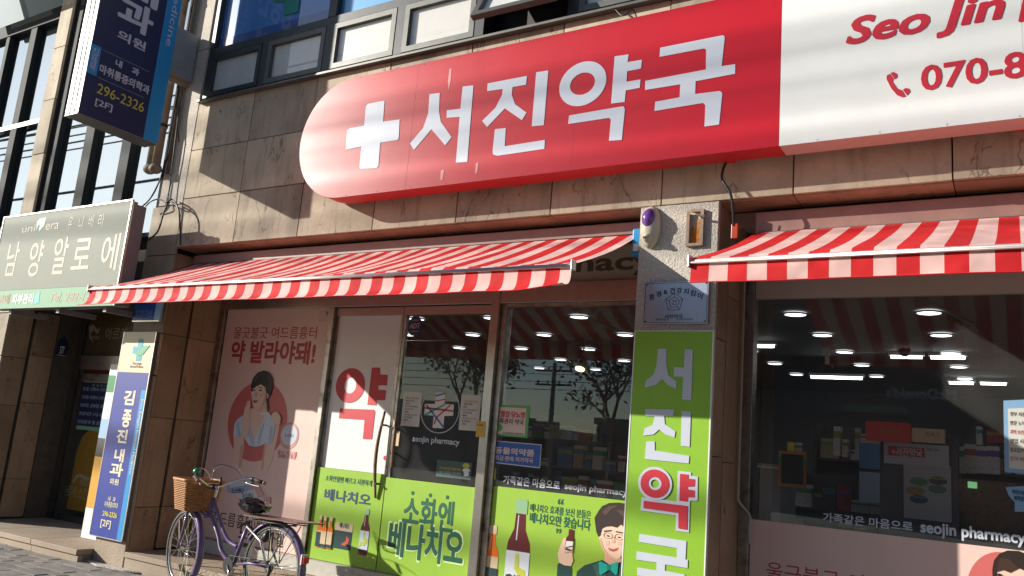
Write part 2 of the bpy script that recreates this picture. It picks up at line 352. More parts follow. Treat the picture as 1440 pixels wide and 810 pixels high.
def tiles_side(parent, ys, zs, X, m, th=.03, gap=.005, sgn=1, name='stone_tile'):
    """cladding facing +X (sgn 1)"""
    for i in range(len(ys) - 1):
        for j in range(len(zs) - 1):
            p = random.uniform(-.0025, .0025)
            box(name, m, parent, X - sgn * th, X + p, ys[i] + gap / 2, ys[i + 1] - gap / 2, zs[j] + gap / 2, zs[j + 1] - gap / 2, bevel=.0018)

GZ = 0.11; WY = 5.0; GY = 5.7
# ================================================================== GROUND
ASPH = mat('asphalt', (.055, .054, .052), .9, noise=.2, nscale=30, bump=.3, bscale=200)
PAVE = mat('paver', (.22, .20, .18), .9, noise=.22, nscale=14, bump=.3, bscale=90, vary=.22, dirt=(.14, .12, .1))
PAVEJ = mat('pavement_sand', (.20, .18, .155), .95, noise=.3, nscale=30, bump=.4)
MB().box(-150, 150, -150, 60, -.6, -.05).build('ground', ASPH, struct=True)
pav = MB().box(-60, 40, -1.6, 4.98, -.049, GZ - .012).build('pavement', PAVEJ, struct=True)
MB().box(-60, 40, -24, -12.8, -.049, .09).build('far_pavement', CONC, struct=True)
for i in range(40): box('kerb_stone', CONC, pav, -30 + i, -29.01 + i, -1.78, -1.61, -.2, .112)
me_p = None; n = 0
for r in range(11):
    y0 = 4.955 - r * .125
    for c in range(26):
        x0 = -10.6 + c * .222 + (.111 if r % 2 else 0) + random.uniform(-.004, .004)
        if me_p is None:
            b = MB().box(-.1075, .1075, -.0595, .0595, -.06, 0).build('paver', PAVE, pav, bevel=.004); me_p = b.data
        else:
            b = bpy.data.objects.new('paver', me_p); COL.objects.link(b); b.parent = pav
        b.location = Vector((x0 + .111, y0 - .0625, GZ + random.uniform(-.003, .004))) - origin(pav)
        b.rotation_euler = (random.uniform(-.012, .012), random.uniform(-.012, .012), random.uniform(-.01, .01))
# mortar smear and rust stain at the foot of the column
MB().prism([(-7.75, 4.98, GZ + .012), (-7.35, 4.88, GZ + .012), (-7.0, 4.93, GZ + .012), (-6.85, 4.99, GZ + .012), (-7.8, 4.99, GZ + .012)], (0, 0, -.012)).build('mortar_patch', mat('mortar', (.48, .46, .42), .95, noise=.35, nscale=18, bump=.8, dirt=(.4, .2, .06), dscale=5), struct=True)

# ================================================================== BUILDING
shell = MB()
shell.box(-7.12, 7, WY + .032, WY + .35, 3.17, 4.68)                  # band above the shop
shell.box(-7.60, -7.175, WY + .032, GY + .3, 0, 9)
shell.box(-7.175, -7.13, WY + .032, GY + .3, 3.19, 9)                     # column
shell.box(-7.60, 7, GY + .3, GY + .5, 2.86, 9)
shell.box(-2.14, -1.665, WY + .04, GY + .25, 0, 3.17)                 # pier
shell.box(-10.3, -10.01, 5.03, 6.4, -.05, 3.2)
shell.box(-10.2, -9.93, WY + .03, WY + .6, 2.95, 9)
shell.box(-40, -10.0, WY + .032, WY + .6, -.05, 2.95)                 # wall left of the doorway
shell.box(-9.99, -7.62, 6.25, 6.4, -.05, 3.4)
shell.box(-9.93, -7.6, WY + .25, WY + .45, 2.62, 3.6)
shell.box(-40, -10.2, WY + .03, WY + .5, 2.95, 3.62)
shell.box(2.6, 7, WY + .03, GY + .3, 0, 3.17)
shell.build('building_shell', JOINT, struct=True)
front = MB().box(-7.1, -7.0, WY + .2, WY + .22, 3.3, 3.4).build('stone_front', JOINT, struct=True)
vx = [-7.12, -6.28, -5.44, -4.57, -3.72, -2.88, -2.03, -1.17, -.30, .55, 1.40, 2.25, 3.1, 4]
tiles_front(front, vx, [3.17, 3.67, 4.18, 4.685], WY, STONE)
# stone over the windows, and the soffit under the band
tiles_front(front, vx, [6.3, 6.8, 7.4, 8], WY, STONE)
for i in range(len(vx) - 1):
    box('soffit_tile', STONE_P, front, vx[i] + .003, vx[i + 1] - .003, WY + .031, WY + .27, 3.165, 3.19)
# column between doorway and shop: tan tiles, rough granite above
tiles_front(front, [-7.60, -7.125], [1.9, 2.31, 2.62, 3.1, 3.62], WY + .002, STONE)
box('granite_slab', GRANITE, front, -7.50, -7.126, WY - .004, WY + .03, 3.625, 5.3)
box('granite_slab', GRANITE, front, -7.50, -7.126, WY - .004, WY + .03, 5.31, 8)
box('granite_slab', GRANITE2, front, -7.60, -7.13, WY - .002, WY + .03, GZ - .05, 1.89)
# left reveal of the shop
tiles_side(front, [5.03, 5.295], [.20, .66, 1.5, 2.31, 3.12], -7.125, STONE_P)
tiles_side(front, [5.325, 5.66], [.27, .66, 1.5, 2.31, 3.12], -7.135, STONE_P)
# strips left
tiles_front(front, [-10.2, -9.93], [2.95, 3.6, 4.5, 5.2, 5.9, 6.6, 7.6, 8.6], WY, STONE)
tiles_front(front, [-13, -12.2, -11.4, -10.6, -9.975], [GZ, .67, 1.5, 2.05, 2.55, 2.95], WY, STONE)
tiles_front(front, [-13, -12.2, -11.4, -10.6, -10.2], [2.95, 3.62], WY, STONE)
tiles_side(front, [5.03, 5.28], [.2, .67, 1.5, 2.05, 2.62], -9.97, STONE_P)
box('jamb_panel', mat('jamb_brown', (.10, .08, .065), .6, noise=.3), front, -10.0, -9.985, 5.61, 6.24, .2, 3.0)
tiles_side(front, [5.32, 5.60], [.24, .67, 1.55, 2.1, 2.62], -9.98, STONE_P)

# granite pier between the two shop windows
pier = thing('granite_pier', 'rough speckled granite pier between the two striped awnings', 'pillar', (-1.9, WY, GZ))
box('face_slab', GRANITE, pier, -2.17, -1.63, WY - .004, WY + .035, GZ - .03, 3.165, bevel=.004)
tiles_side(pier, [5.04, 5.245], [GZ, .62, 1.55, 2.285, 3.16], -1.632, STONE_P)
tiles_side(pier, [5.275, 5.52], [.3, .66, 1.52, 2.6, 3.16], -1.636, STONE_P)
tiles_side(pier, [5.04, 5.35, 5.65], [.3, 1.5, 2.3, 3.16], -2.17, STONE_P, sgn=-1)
# rusty empty frame on the pier
rb = thing('rusty_bracket', 'empty rectangular metal frame streaked with orange rust high on the granite pier', 'bracket', (-1.72, WY, 2.9))
f = MB(); o4 = (880, 280); s4 = 4.05
x0, z0 = PX(965, 347, 4.985); x1, z1 = PX(991, 294, 4.985)
for a in ((x0, x0 + .02, z0, z1), (x1 - .02, x1, z0, z1), (x0 + .02, x1 - .02, z0, z0 + .018), (x0 + .02, x1 - .02, z1 - .018, z1)): f.box(a[0], a[1], 4.968, 4.995, a[2], a[3])
f.build('frame', mat('old_paint', (.33, .26, .2), .8, noise=.4, nscale=30, dirt=(.3, .12, .03), dscale=9), rb)
P = [(x0 + .022, z0 + .02), (x1 - .022, z0 + .02), (x1 - .022, z1 - .06), (x1 - .05, z1 - .07), (x1 - .055, z0 + .12), (x0 + .06, z0 + .09), (x0 + .035, z1 - .1), (x0 + .022, z1 - .14)]
MB().prism([(a, 4.993, b) for a, b in P], (0, .003, 0)).build('rust_streak', RUST, rb)
MB().tube([(x0 + .03, 4.96, z1 - .03), (x0 + .07, 4.94, z1 - .045), (x1 + .01, 4.955, z1 - .06)], .008).build('hook', mat('old_paint', (0, 0, 0)), rb)

# steps
st = thing('stone_step', 'long granite step in front of the pharmacy behind the purple bicycle', 'step', (-5, 5.0, GZ))
for i in range(7): box('step_slab', GRANITE2, st, -7.11 + i * .84, -6.277 + i * .84, 4.985, 5.72, .215, .262, bevel=.004); box('step_face', GRANITE2, st, -7.11 + i * .84, -6.276 + i * .84, 5.0, 5.05, GZ - .03, .208)
box('step_core', CONC, st, -7.1, -1.7, 5.06, 5.75, GZ - .03, .214)
st2 = thing('stone_step', 'low granite landing of the dark doorway left of the blue clinic board', 'step', (-8.8, 5.0, GZ))
for i in range(3): box('step_slab', GRANITE2, st2, -9.97 + i * .79, -9.187 + i * .79, 4.83, 6.2, .175, .225, bevel=.004); box('step_face', GRANITE2, st2, -9.97 + i * .79, -9.186 + i * .79, 4.85, 4.9, GZ - .03, .17)
box('step_core', CONC, st2, -9.96, -7.62, 4.91, 6.2, GZ - .03, .174)

# ------------------------------------------------------------------ upper windows
def window(name, label, px0, px1, z0, z1, Y, depth, fm, parent=None, panes=(), fw=.035, cat='window', pane_m=GLASS_S):
    """frame between photo-measured or given world xs, panes as children"""
    t = thing(name, label, cat, ((px0 + px1) / 2, Y, z0))
    f = MB(); f.box(px0, px1, Y - .03, Y + .03, z0, z0 + fw); f.box(px0, px1, Y - .03, Y + .03, z1 - fw, z1)
    f.box(px0, px0 + fw, Y - .03, Y + .03, z0 + fw, z1 - fw); f.box(px1 - fw, px1, Y - .03, Y + .03, z0 + fw, z1 - fw)
    f.build('frame', fm, t); box('pane', pane_m, t, px0 + fw, px1 - fw, Y - .004, Y + .004, z0 + fw, z1 - fw)
    return t
BLIND = mat('white_blind', (.74, .72, .67), .3, noise=.05, spec=.6)
CLEARP = glass_mat('upper_pane', (.95, .97, 1), .02)
UY = 5.06
frm = thing('window_frame', 'long dark metal frame of the upstairs window row above the red sign', 'window frame', (-4, UY, 4.7))
g = MB(); g.box(-7.09, 4, UY - .05, UY + .09, 4.69, 4.745); g.box(-7.09, 4, UY - .05, UY + .09, 5.21, 5.29)
g.box(-7.09, 4, UY - .05, UY + .09, 6.22, 6.30); g.build('rail', BRONZE, frm)
cols = [-7.09, -6.24, -5.38, -4.53, -3.68, -2.82, -1.96, -1.10, -.24, .62, 1.5]
for i, x in enumerate(cols):
    wv = .045
    box('mullion', BRONZE, frm, x - (0 if i == 0 else wv), x + wv, UY - .055, UY + .085, 4.746, 5.209)
    if i % 2 == 0: box('mullion', BRONZE, frm, x - (0 if i == 0 else .05), x + .05, UY - .055, UY + .085, 5.291, 6.219)
MB().box(-7.09, 4, UY - .12, UY - .051, 4.68, 4.70).build('sill', GREYF, frm)
low_lab = ['under the left half of the wide blue window film', 'second from the left above the red sign', 'third from the left under the narrow blue film', 'fourth from the left beside the open sash', 'swung outward above the red sign', 'right of the open sash', 'above the centre of the red sign', 'above the white half of the sign', 'above the phone number', 'last at the right']
for i in range(len(cols) - 1):
    a, b = cols[i] + .05, cols[i + 1] - .05
    opened = (i == 4)
    t = thing('upper_window', 'low grey sash with a white blind, ' + low_lab[i], 'window', ((a + b) / 2, UY - .03, 5.2), 'low sashes of the upstairs windows')
    f = MB(); y0, y1 = -.03, .02; z0, z1 = -.45, .0; hw = (b - a) / 2; fw = .05
    f.box(-hw, hw, y0, y1, z0, z0 + fw); f.box(-hw, hw, y0, y1, z1 - fw, z1); f.box(-hw, -hw + fw, y0, y1, z0 + fw, z1 - fw); f.box(hw - fw, hw, y0, y1, z0 + fw, z1 - fw)
    ang = math.radians(-26) if opened else 0
    M = Matrix.Rotation(ang, 3, 'X')
    def put(mb, nm, mm):
        mb.v = [M @ v + t.location for v in mb.v]; return mb.build(nm, mm, t)
    put(f, 'sash', GREYF if i else BRONZE)
    put(MB().box(-hw + fw, hw - fw, -.006, .0, z0 + fw, z1 - fw), 'pane', CLEARP)
    bl = MB().box(-hw + fw, hw - fw, .012, .016, z0 + fw, z1 - fw); put(bl, 'blind', BLIND)
    if opened:
        box('opening', BLACKI, t, a, b, UY + .12, UY + .13, 4.75, 5.2)
        for s_ in (-1, 1):
            MB().tube([(t.location.x + s_ * (hw - .02), UY - .2, 4.84), (t.location.x + s_ * (hw - .02), UY + .02, 4.95)], .008).build('stay', STEEL, t)
# big panes with the clinic's blue film
films = [(-7.04, -5.43, 'wide upstairs window covered with blue clinic film and a green cross'), (-5.33, -3.73, 'upstairs window with brighter sky blue film right of the wide one'), (-3.63, -2.01, 'clear upstairs window above the left half of the red sign'), (-1.91, -.29, 'clear upstairs window above the middle of the red sign'), (-.19, 1.45, 'clear upstairs window above the white half of the sign')]
for k, (a, b, lab) in enumerate(films):
    t = thing('upper_window', lab, 'window', ((a + b) / 2, UY, 5.3), 'tall panes of the upstairs windows')
    box('pane', CLEARP, t, a, b, UY - .006, UY, 5.291, 6.219)
    if k < 2:
        box('film', mat('film_blue', (.03, .22, .62), .45) if k == 0 else mat('film_sky', (.02, .34, .72), .45), t, a, b, UY + .006, UY + .009, 5.291, 6.219)
        if k == 0: box('film_edge', mat('film_edge_blue', (.01, .09, .36), .45), t, a + .02, b, UY + .004, UY + .0058, 5.291, 5.42)
        tx('Kim jongjin Internal Medicine', WHITEL, t, (340, 65) if k == 0 else (508, 22), (434, 38) if k == 0 else (640, 0), UY - .0065, bold=.012)
        if k == 0:
            poly('cross', mat('cross_green', (.0, .22, .18), .5), t, [(610, -60), (650, -75), (645, -10), (725, -30), (718, 83), (608, 115), (620, 8), (530, 15), (535, -50), (605, -62)], UY - .008, o=(280, 0), s=5.14)
    else: box('blind', BLIND, t, a, b, UY + .03, UY + .034, 5.291, 6.219)
box('back_panel', JOINT, frm, -7.09, 4, UY + .2, UY + .22, 4.69, 6.3)

# ------------------------------------------------------------------ tall stair windows at left
SY = 5.12
sw = thing('stair_window', 'tall stairwell window with dark mullions mirroring the bright sky behind the hanging blue sign', 'window', (-8.8, SY, 3.4))
for a, b in ((-9.93, -9.78), (-9.20, -9.03), (-8.44, -8.27), (-7.62, -7.50)): box('mullion', STAIRM, sw, a, b, SY - .07, SY + .05, 3.4, 8)
for a, b in ((-9.78, -9.20), (-9.03, -8.44), (-8.27, -7.62)):
    box('pane', GLASS_S, sw, a, b, SY - .004, SY + .004, 3.4, 5.55); box('pane', GLASS_S, sw, a, b, SY - .004, SY + .004, 5.62, 8)
    box('rail', GREYF, sw, a, b, SY - .05, SY + .04, 5.555, 5.615)
MB().box(-9.93, -7.5, SY + .1, SY + .15, 3.4, 8).build('back_panel', mat('stair_inside', (.35, .42, .45), .8), sw)
lw = thing('stair_window', 'tall window left of the narrow stone strip with sashes pushed open at its top', 'window', (-11.5, SY, 3.6))
for a in (-12.9, -11.55, -10.9 - .04, -10.28): box('mullion', STAIRM, lw, a, a + (.14 if a > -11 and a < -10.5 else .08), SY - .07, SY + .05, 3.6, 6.55)
for a, b in ((-12.82, -11.55), (-11.47, -10.94), (-10.8, -10.28)):
    for z0, z1 in ((3.66, 4.95), (5.02, 6.35)):
        box('pane', GLASS_S, lw, a, b, SY - .004, SY + .004, z0, z1)
box('rail', GREYF, lw, -12.82, -10.28, SY - .075, SY - .071, 4.955, 5.015); box('rail', STAIRM, lw, -12.82, -10.2, SY - .08, SY + .04, 6.36, 6.54)
box('back_panel', mat('stair_inside', (0, 0, 0)), lw, -13, -10.2, SY + .1, SY + .15, 3.6, 8)
for k, (a, b) in enumerate(((-12.2, -11.02), (-10.98, -10.2))):
    t = thing('open_sash', ['grey outward-opened sash at the very top left corner', 'grey outward-opened sash touching the narrow stone strip'][k], 'window', ((a + b) / 2, SY - .06, 7.35), 'sashes pushed open at the top left')
    M = Matrix.Rotation(math.radians(-32), 3, 'X'); hw = (b - a) / 2
    f = MB(); f.box(-hw, hw, -.03, .02, -.8, -.74); f.box(-hw, hw, -.03, .02, -.06, 0); f.box(-hw, -hw + .06, -.03, .02, -.74, -.06); f.box(hw - .06, hw, -.03, .02, -.74, -.06)
    f.v = [M @ v + t.location for v in f.v]; f.build('sash', GREYF, t)
    p_ = MB().box(-hw + .06, hw - .06, -.006, 0, -.74, -.06); p_.v = [M @ v + t.location for v in p_.v]; p_.build('pane', GLASS_S, t)
box('stone_tile', STONE, front, -13, -10.2, WY, WY + .03, 8.7, 9.5)

# ------------------------------------------------------------------ drain pipes and wires at the column
for k, x in enumerate((-7.66, -7.52, -7.40)):
    t = thing('drain_pipe', ['tan drain pipe nearest the hanging blue sign', 'tan drain pipe in the middle of the three', 'thin grey conduit beside the upstairs window frame'][k], 'pipe', (x, 4.9, 4.0))
    r = (.045, .045, .018)[k]; zb = (4.02, 4.0, 3.95)[k]
    yy = (4.93, 4.90, 4.96)[k]
    mp = mat('pipe_paint', (.28, .235, .17), .6, noise=.2, nscale=12, dirt=(.12, .09, .06), dscale=5)
    MB().tube([(x, yy, zb), (x, yy, 8.5)], r, 14).build('pipe', mp if k < 2 else GREYF, t, smooth=True)
    if k < 2:
        MB().lathe((x, yy, zb - .055), (0, 0, 1), [(0, .01), (.008, .035), (.025, .058), (.05, .068), (.075, .06), (.095, .047)], 18).build('pipe_end', mp, t, smooth=True)
        for z in (4.45, 5.0, 5.9): MB().lathe((x, yy, z), (0, 0, 1), [(0, r + .002), (0, r + .008), (.03, r + .008), (.03, r + .002)], 14).build('clamp', BLACKM, t)
def wire(lab, pts, r=.006, m=BLACKM, nm='wire', group='loose wires'):
    P = [Vector(p) for p in pts]; out = []
    for i in range(len(P) - 1):
        a = P[max(i - 1, 0)]; b = P[i]; c = P[i + 1]; d = P[min(i + 2, len(P) - 1)]
        for k in range(8):
            t = k / 8; out.append(.5 * ((2 * b) + (c - a) * t + (2 * a - 5 * b + 4 * c - d) * t * t + (3 * b - a - 3 * c + d) * t ** 3))
    out.append(P[-1]); o = MB().tube(out, r, 6).build(nm, m, smooth=True); return tag(o, lab, 'wire', group)
def w3(px, py, Y):
    x, z = PX(px, py, Y); return (x, Y, z)
wire('black wire looping from the drain pipes down behind the faded sign', [w3(232, 225, 4.95), (w3(226, 250, 4.93)), w3(212, 278, 4.9), w3(200, 290, 4.9)], .008)
wire('black wire hanging from the knot down to the soffit corner', [w3(238, 282, 4.93), w3(250, 292, 4.9), w3(253, 315, 4.9), w3(254, 345, 4.95)], .009)
wire('thick black wire drooping behind the side of the faded sign', [w3(238, 281, 4.92), w3(230, 300, 4.9), w3(222, 325, 4.88), w3(208, 338, 4.85)], .009)
wire('black wire running straight up beside the thin conduit', [w3(252, 150, 4.95), w3(246, 200, 4.94), w3(240, 250, 4.95), w3(236, 282, 4.95)], .006)
wire('tangled knot of black wire above the faded sign', [w3(205, 290, 4.9), w3(213, 283, 4.88), w3(224, 280, 4.92), w3(233, 284, 4.88), w3(241, 280, 4.9), w3(236, 277, 4.93), w3(246, 284, 4.9), w3(252, 296, 4.9)], .007)
wire('thin black wire crossing between the pipe ends', [w3(238, 215, 4.95), w3(220, 265, 4.93), w3(208, 283, 4.9)], .006)
wire('thin wire beside the hanging sign edge', [w3(262, 60, 4.96), w3(255, 110, 4.95), w3(248, 150, 4.96), w3(252, 200, 4.96)], .006)
wire('wire dropping from the sign down into the right awning corner', [w3(1022, 225, 4.95), w3(1015, 250, 4.93), w3(1028, 275, 4.93), w3(1032, 318, 5.0)], .009)
wire('short wire tuft above the top edge of the red sign', [w3(862, 8, 4.97), w3(875, 22, 4.93), w3(890, 14, 4.95), w3(896, 28, 4.97)], .006)

# ================================================================== SHOP SIGN
SGY = 4.75
sg = thing('pharmacy_sign', 'long red and white pharmacy sign with rounded left end and white cross', 'sign', (-2, SGY, 3.39))
zb = 3.395; zt = 4.45; xr = -1.20; zc = (zb + zt) / 2; rr = (zt - zb) / 2; xl = -5.28; SGB = SGY + .17
pts = [(xr, SGY, zb)] + [(xl + rr + rr * math.cos(a) * 1.0, SGY, zc + rr * math.sin(a)) for a in [math.radians(270 - i * 180 / 40) for i in range(41)]] + [(xr, SGY, zt)]
MB().prism(pts, (0, .004, 0)).build('red_face', RED, sg)
in_ = [(p[0] + (0 if i in (0, len(pts) - 1) else .004), SGY + .005, p[2]) for i, p in enumerate(pts)]
MB().prism(in_, (0, SGB - SGY - .005, 0)).build('red_casing', REDD, sg)
MB().prism([(xr + .002, SGY, zb), (2.2, SGY, zb), (2.2, SGY, zt), (xr + .002, SGY, zt)], (0, .004, 0)).build('white_face', SIGNW, sg)
MB().prism([(xr + .003, SGY + .005, zb), (2.2, SGY + .005, zb), (2.2, SGY + .005, zt), (xr + .003, SGY + .005, zt)], (0, SGB - SGY - .005, 0)).build('white_casing', mat('sign_side_pink', (.66, .42, .38), .5), sg)
for x in (-4.7, -3.2, -1.6, 0, 1.4): box('bracket', REDD, sg, x, x + .06, SGB, WY, zb + .02, zb + .07)
LY = SGY - .003
PEEL = mat('peeled_film', (.60, .20, .20), .5); SEAM = mat('sign_seam', (.36, .01, .02), .5); SEAMW = mat('sign_seam_white', (.6, .61, .6), .5)
for p in ([(632, 97), (635, 96), (634, 112), (631, 129), (630, 115)], [(669, 230), (673, 228), (671, 243), (668, 245)], [(620, 240), (625, 238), (622, 254), (619, 252)]): poly('peel_mark', PEEL, sg, p, SGY - .0018, .001)
for x in (-4.05, -2.6): box('seam', SEAM, sg, x, x + .0022, SGY - .0008, SGY, zb + .002, zt - .002)
for x in (.05, 1.3): box('seam', SEAMW, sg, x, x + .0022, SGY - .0008, SGY, zb + .002, zt - .002)
for i in range(22):
    x = -5.0 + i * .335
    for z in (zb + .012, zt - .012):
        if x > -4.7: MB().lathe((x, SGY, z), (0, -1, 0), [(0, .006), (.002, .005)], 8).build('rivet', SEAM if x < xr else SEAMW, sg)
o2 = (480, 0)
def letter(polys, o, s, m=WHITEL, nm='letter', Y=LY, ring=None):
    for p in polys: poly(nm, m, sg, p, Y, .0025, o, s)
letter([[(112, 438), (182, 424), (182, 428), (176, 513), (246, 504), (242, 580), (238, 590), (164, 602), (156, 700), (148, 709), (80, 712), (76, 705), (84, 618), (20, 632), (18, 625), (24, 550), (36, 541), (96, 530), (104, 447)]], o2, 3, nm='cross')
letter([[(372, 397), (415, 392), (412, 470), (420, 515), (465, 578), (438, 613), (380, 545), (306, 633), (290, 605), (345, 540), (366, 480)],
        [(512, 365), (557, 360), (531, 683), (483, 686), (499, 493), (444, 497), (445, 465), (502, 459)]], o2, 3)
letter([[(617, 352), (783, 320), (779, 357), (722, 367), (719, 400), (733, 440), (781, 475), (762, 507), (690, 457), (615, 536), (594, 510), (650, 455), (678, 400), (681, 375), (615, 385)],
        [(822, 305), (873, 297), (854, 528), (803, 533)], [(648, 545), (694, 540), (689, 617), (859, 590), (856, 628), (660, 657), (640, 652), (638, 635)]], o2, 3)
oval('letter', WHITEL, sg, (1017, 353), (98, 92), LY, .0025, o2, 3, hole=(.53, .50))
letter([[(1153, 238), (1212, 229), (1207, 262), (1268, 252), (1264, 289), (1206, 300), (1203, 345), (1262, 335), (1259, 370), (1200, 381), (1195, 430), (1138, 437)],
        [(961, 487), (1175, 450), (1190, 449), (1196, 460), (1183, 590), (1129, 594), (1137, 505), (1130, 497), (957, 523)]], o2, 3)
letter([[(245, 137), (690, 48), (702, 56), (704, 70), (682, 268), (779, 254), (778, 322), (497, 375), (494, 467), (668, 445), (684, 455), (686, 470), (664, 683), (560, 698), (566, 545), (550, 530), (204, 587), (210, 522), (383, 490), (388, 397), (137, 438), (139, 373), (570, 292), (572, 150), (558, 142), (240, 202)]], (880, 40), 5.061)
x0, z0 = PX(1191, 74, LY); _, z1 = PX(1225, 22, LY); x1, _ = PX(1412, 30, LY)
text('Seo Jin', REDL, sg, (x0, LY + .002, z0), (1, 0, 0), x1 - x0, (z1 - z0) * 1.03, .002, bold=.028, shear=.22)
xp, _ = PX(1434, 33, LY)
text('Pharmacy', REDL, sg, (xp, LY + .002, z0 - .05), (1, 0, 0), (x1 - x0) * 1.35, (z1 - z0) * 1.3, .002, bold=.028, shear=.22)
x0, z0 = PX(1296, 128, LY); _, z1 = PX(1312, 91, LY); x1, _ = PX(1443, 90, LY)
text('070-8', REDL, sg, (x0, LY + .002, z0), (1, 0, 0), x1 - x0, z1 - z0, .002, bold=.018)
letter([[(385, 560), (412, 600), (405, 620), (440, 670), (478, 686), (505, 730), (480, 738), (440, 722), (395, 670), (360, 600), (362, 572)],
        [(390, 553), (415, 546), (438, 560), (441, 585), (420, 600)], [(484, 680), (505, 668), (530, 672), (540, 695), (515, 723)]], (1180, 0), 5.4, REDL, 'phone_icon')

# ================================================================== PROJECTING CLINIC SIGN (hangs out over the pavement)
BX = -7.25; BT = .21
bs = thing('projecting_sign', 'tall navy blue clinic sign box hanging out over the pavement at top left', 'sign', (BX, 4.3, 4.1))
yo, yi = 3.87, 4.70; b0, b1 = 4.15, 7.2
box('box_body', mat('lightbox_white', (.80, .78, .72), .4, noise=.06), bs, BX - BT, BX - .004, yo + .004, yi, b0 + .006, b1)
f = MB()
for z in (b0, b0 + .05): f.box(BX - BT - .004, BX - .002, yo, yi + .003, z, z + .004)
for x in (BX - .07, BX - .14): f.box(x, x + .005, yo - .002, yo + .003, b0 + .01, b1)
f.build('trim_seam', GREYF, bs)
box('navy_face', NAVY, bs, BX - .0035, BX, yo + .005, yi - .16, b0 + .008, b1)
box('blue_strip', SKYB, bs, BX - .0035, BX, yi - .159, yi, b0 + .008, b1)
for z in (4.9, 6.5): 
    box('bracket', mat('pipe_paint', (0, 0, 0)), bs, BX - .13, BX - .08, yi, WY, z, z + .05)
box('connector_box', mat('box_grey', (.22, .26, .28), .5, noise=.1), bs, BX - .17, BX - .02, yi + .002, WY - .03, 4.95, 5.45)
o3 = (80, 0); s3 = 3.683
def bt(s_, bl, tr, m=WHITEL, bold=0, V=None):
    y0, z0 = PXX(o3[0] + bl[0] / s3, o3[1] + bl[1] / s3, BX); y1, z1 = PXX(o3[0] + tr[0] / s3, o3[1] + tr[1] / s3, BX)
    text(s_, m, bs, (BX, y0, z0), (0, 1, 0), y1 - y0, z1 - z0, bold=bold, t=.003)
bt('과', (312, 108), (505, 62), bold=.03); 
y0, z0 = PXX(165, 13, BX); text('내', WHITEL, bs, (BX, y0 + .0, z0 + .20), (0, 1, 0), .38, .42, bold=.035, t=.003)
text('김종진', WHITEL, bs, (BX, yo + .1, z0 + .8), (0, 1, 0), .5, .5, bold=.03, t=.003)
bt('의원', (312, 198), (462, 222), bold=.02)
bt('내    과', (302, 340), (428, 362), bold=.02)
bt('마취통증의학과', (218, 375), (482, 448), bold=.02)
bt('296-2326', (205, 480), (455, 535), mat('dull_yellow', (.55, .52, .06), .5), .0)
bt('[2F]', (195, 548), (290, 545), bold=.008)
box('tag_panel', SKYB, bs, BX + .0003, BX + .0012, yo + .01, yo + .105, PXX(160 / s3 + 80, 375 / s3, BX)[1], PXX(185 / s3 + 80, 225 / s3, BX)[1])
for k, ch in enumerate('진료과목'):
    z = PXX((190 - k * 6) / s3 + 80, (262 + k * 27) / s3, BX)[1]; text(ch, WHITEL, bs, (BX + .0008, yo + .025, z - .03), (0, 1, 0), .062, .062, t=.003)
for a in (240, 395):
    y, z = PXX(80 + 200 / s3, a / s3, BX); box('rule', WHITEL, bs, BX + .0002, BX + .001, yo + .12, yi - .22, z, z + .002)
for nm, zz in (('Kim Jongjin Internal Medicine', 5.18),):
    text(nm, WHITEL, bs, (BX, yi - .115, zz + 2.3), (0, 0, -1), 2.3, .085, t=.003, V=(0, 1, 0), bold=.0)

# ================================================================== FADED ALOE SHOP SIGN
UYS = 4.55
us = thing('shop_sign', 'faded olive aloe shop sign with cream letters and a mint strip below', 'sign', (-8.5, UYS, 2.5))
ux0, ux1, uz0, uz1 = -9.58, -7.26, 2.50, 3.53
box('sign_face', OLIVE, us, ux0, ux1, UYS, UYS + .006, 2.70, uz1)
box('mint_strip', MINT, us, ux0, ux1, UYS, UYS + .006, uz0, 2.698)
GB = mat('sign_box_mauve', (.19, .165, .175), .5, noise=.12)
box('sign_box', GB, us, ux0 + .002, ux1 - .002, UYS + .008, UYS + .065, uz0 + .002, uz1 - .002)
box('sign_box', GB, us, ux0 + .01, ux1 - .015, UYS + .072, UYS + .17, uz0 + .01, uz1 - .02)
f = MB(); f.box(ux0 - .012, ux1 + .008, UYS - .006, UYS + .02, uz1, uz1 + .012); f.box(ux1, ux1 + .01, UYS - .006, UYS + .02, uz0, uz1); f.box(ux0 - .012, ux0, UYS - .006, UYS + .02, uz0, uz1)
f.build('trim', ALU, us)
for x in (-9.2, -8.3, -7.5): box('bracket', GB, us, x, x + .05, UYS + .05, WY, uz0 - .05, uz0)
o5 = (0, 280); s5 = 5.0625
def ut(s_, bl, tr, m=CREAM, bold=.0, shear=0): tx(s_, m, us, (o5[0] + bl[0] / s5, o5[1] + bl[1] / s5), (o5[0] + tr[0] / s5, o5[1] + tr[1] / s5), UYS - .0005, bold=bold, shear=shear)
ut('uni', (155, 240), (258, 180), bold=.005); ut('era', (322, 222), (425, 165), bold=.005)
poly('leaf_mark', mat('pale_mint', (.38, .58, .42), .5), us, [(258, 235), (262, 160), (285, 140), (328, 130), (315, 190), (275, 232), (285, 180), (270, 190)], UYS - .002, o=o5, s=s5)
for ch, bl, tr in (('유', (478, 218), (525, 125)), ('니', (553, 222), (603, 118)), ('베', (625, 202), (677, 110)), ('라', (692, 200), (752, 102))): ut(ch, bl, tr, bold=.0)
for ch, bl, tr in (('남', (25, 550), (155, 300)), ('양', (182, 555), (328, 290)), ('알', (355, 538), (505, 265)), ('로', (500, 505), (668, 272)), ('에', (700, 512), (868, 240))): ut(ch, bl, tr, bold=.007)
BR = mat('brown_red_ink', (.38, .16, .09), .5)
ut('Tel, 282-1212', (352, 742), (715, 655), BR, 0, .25)
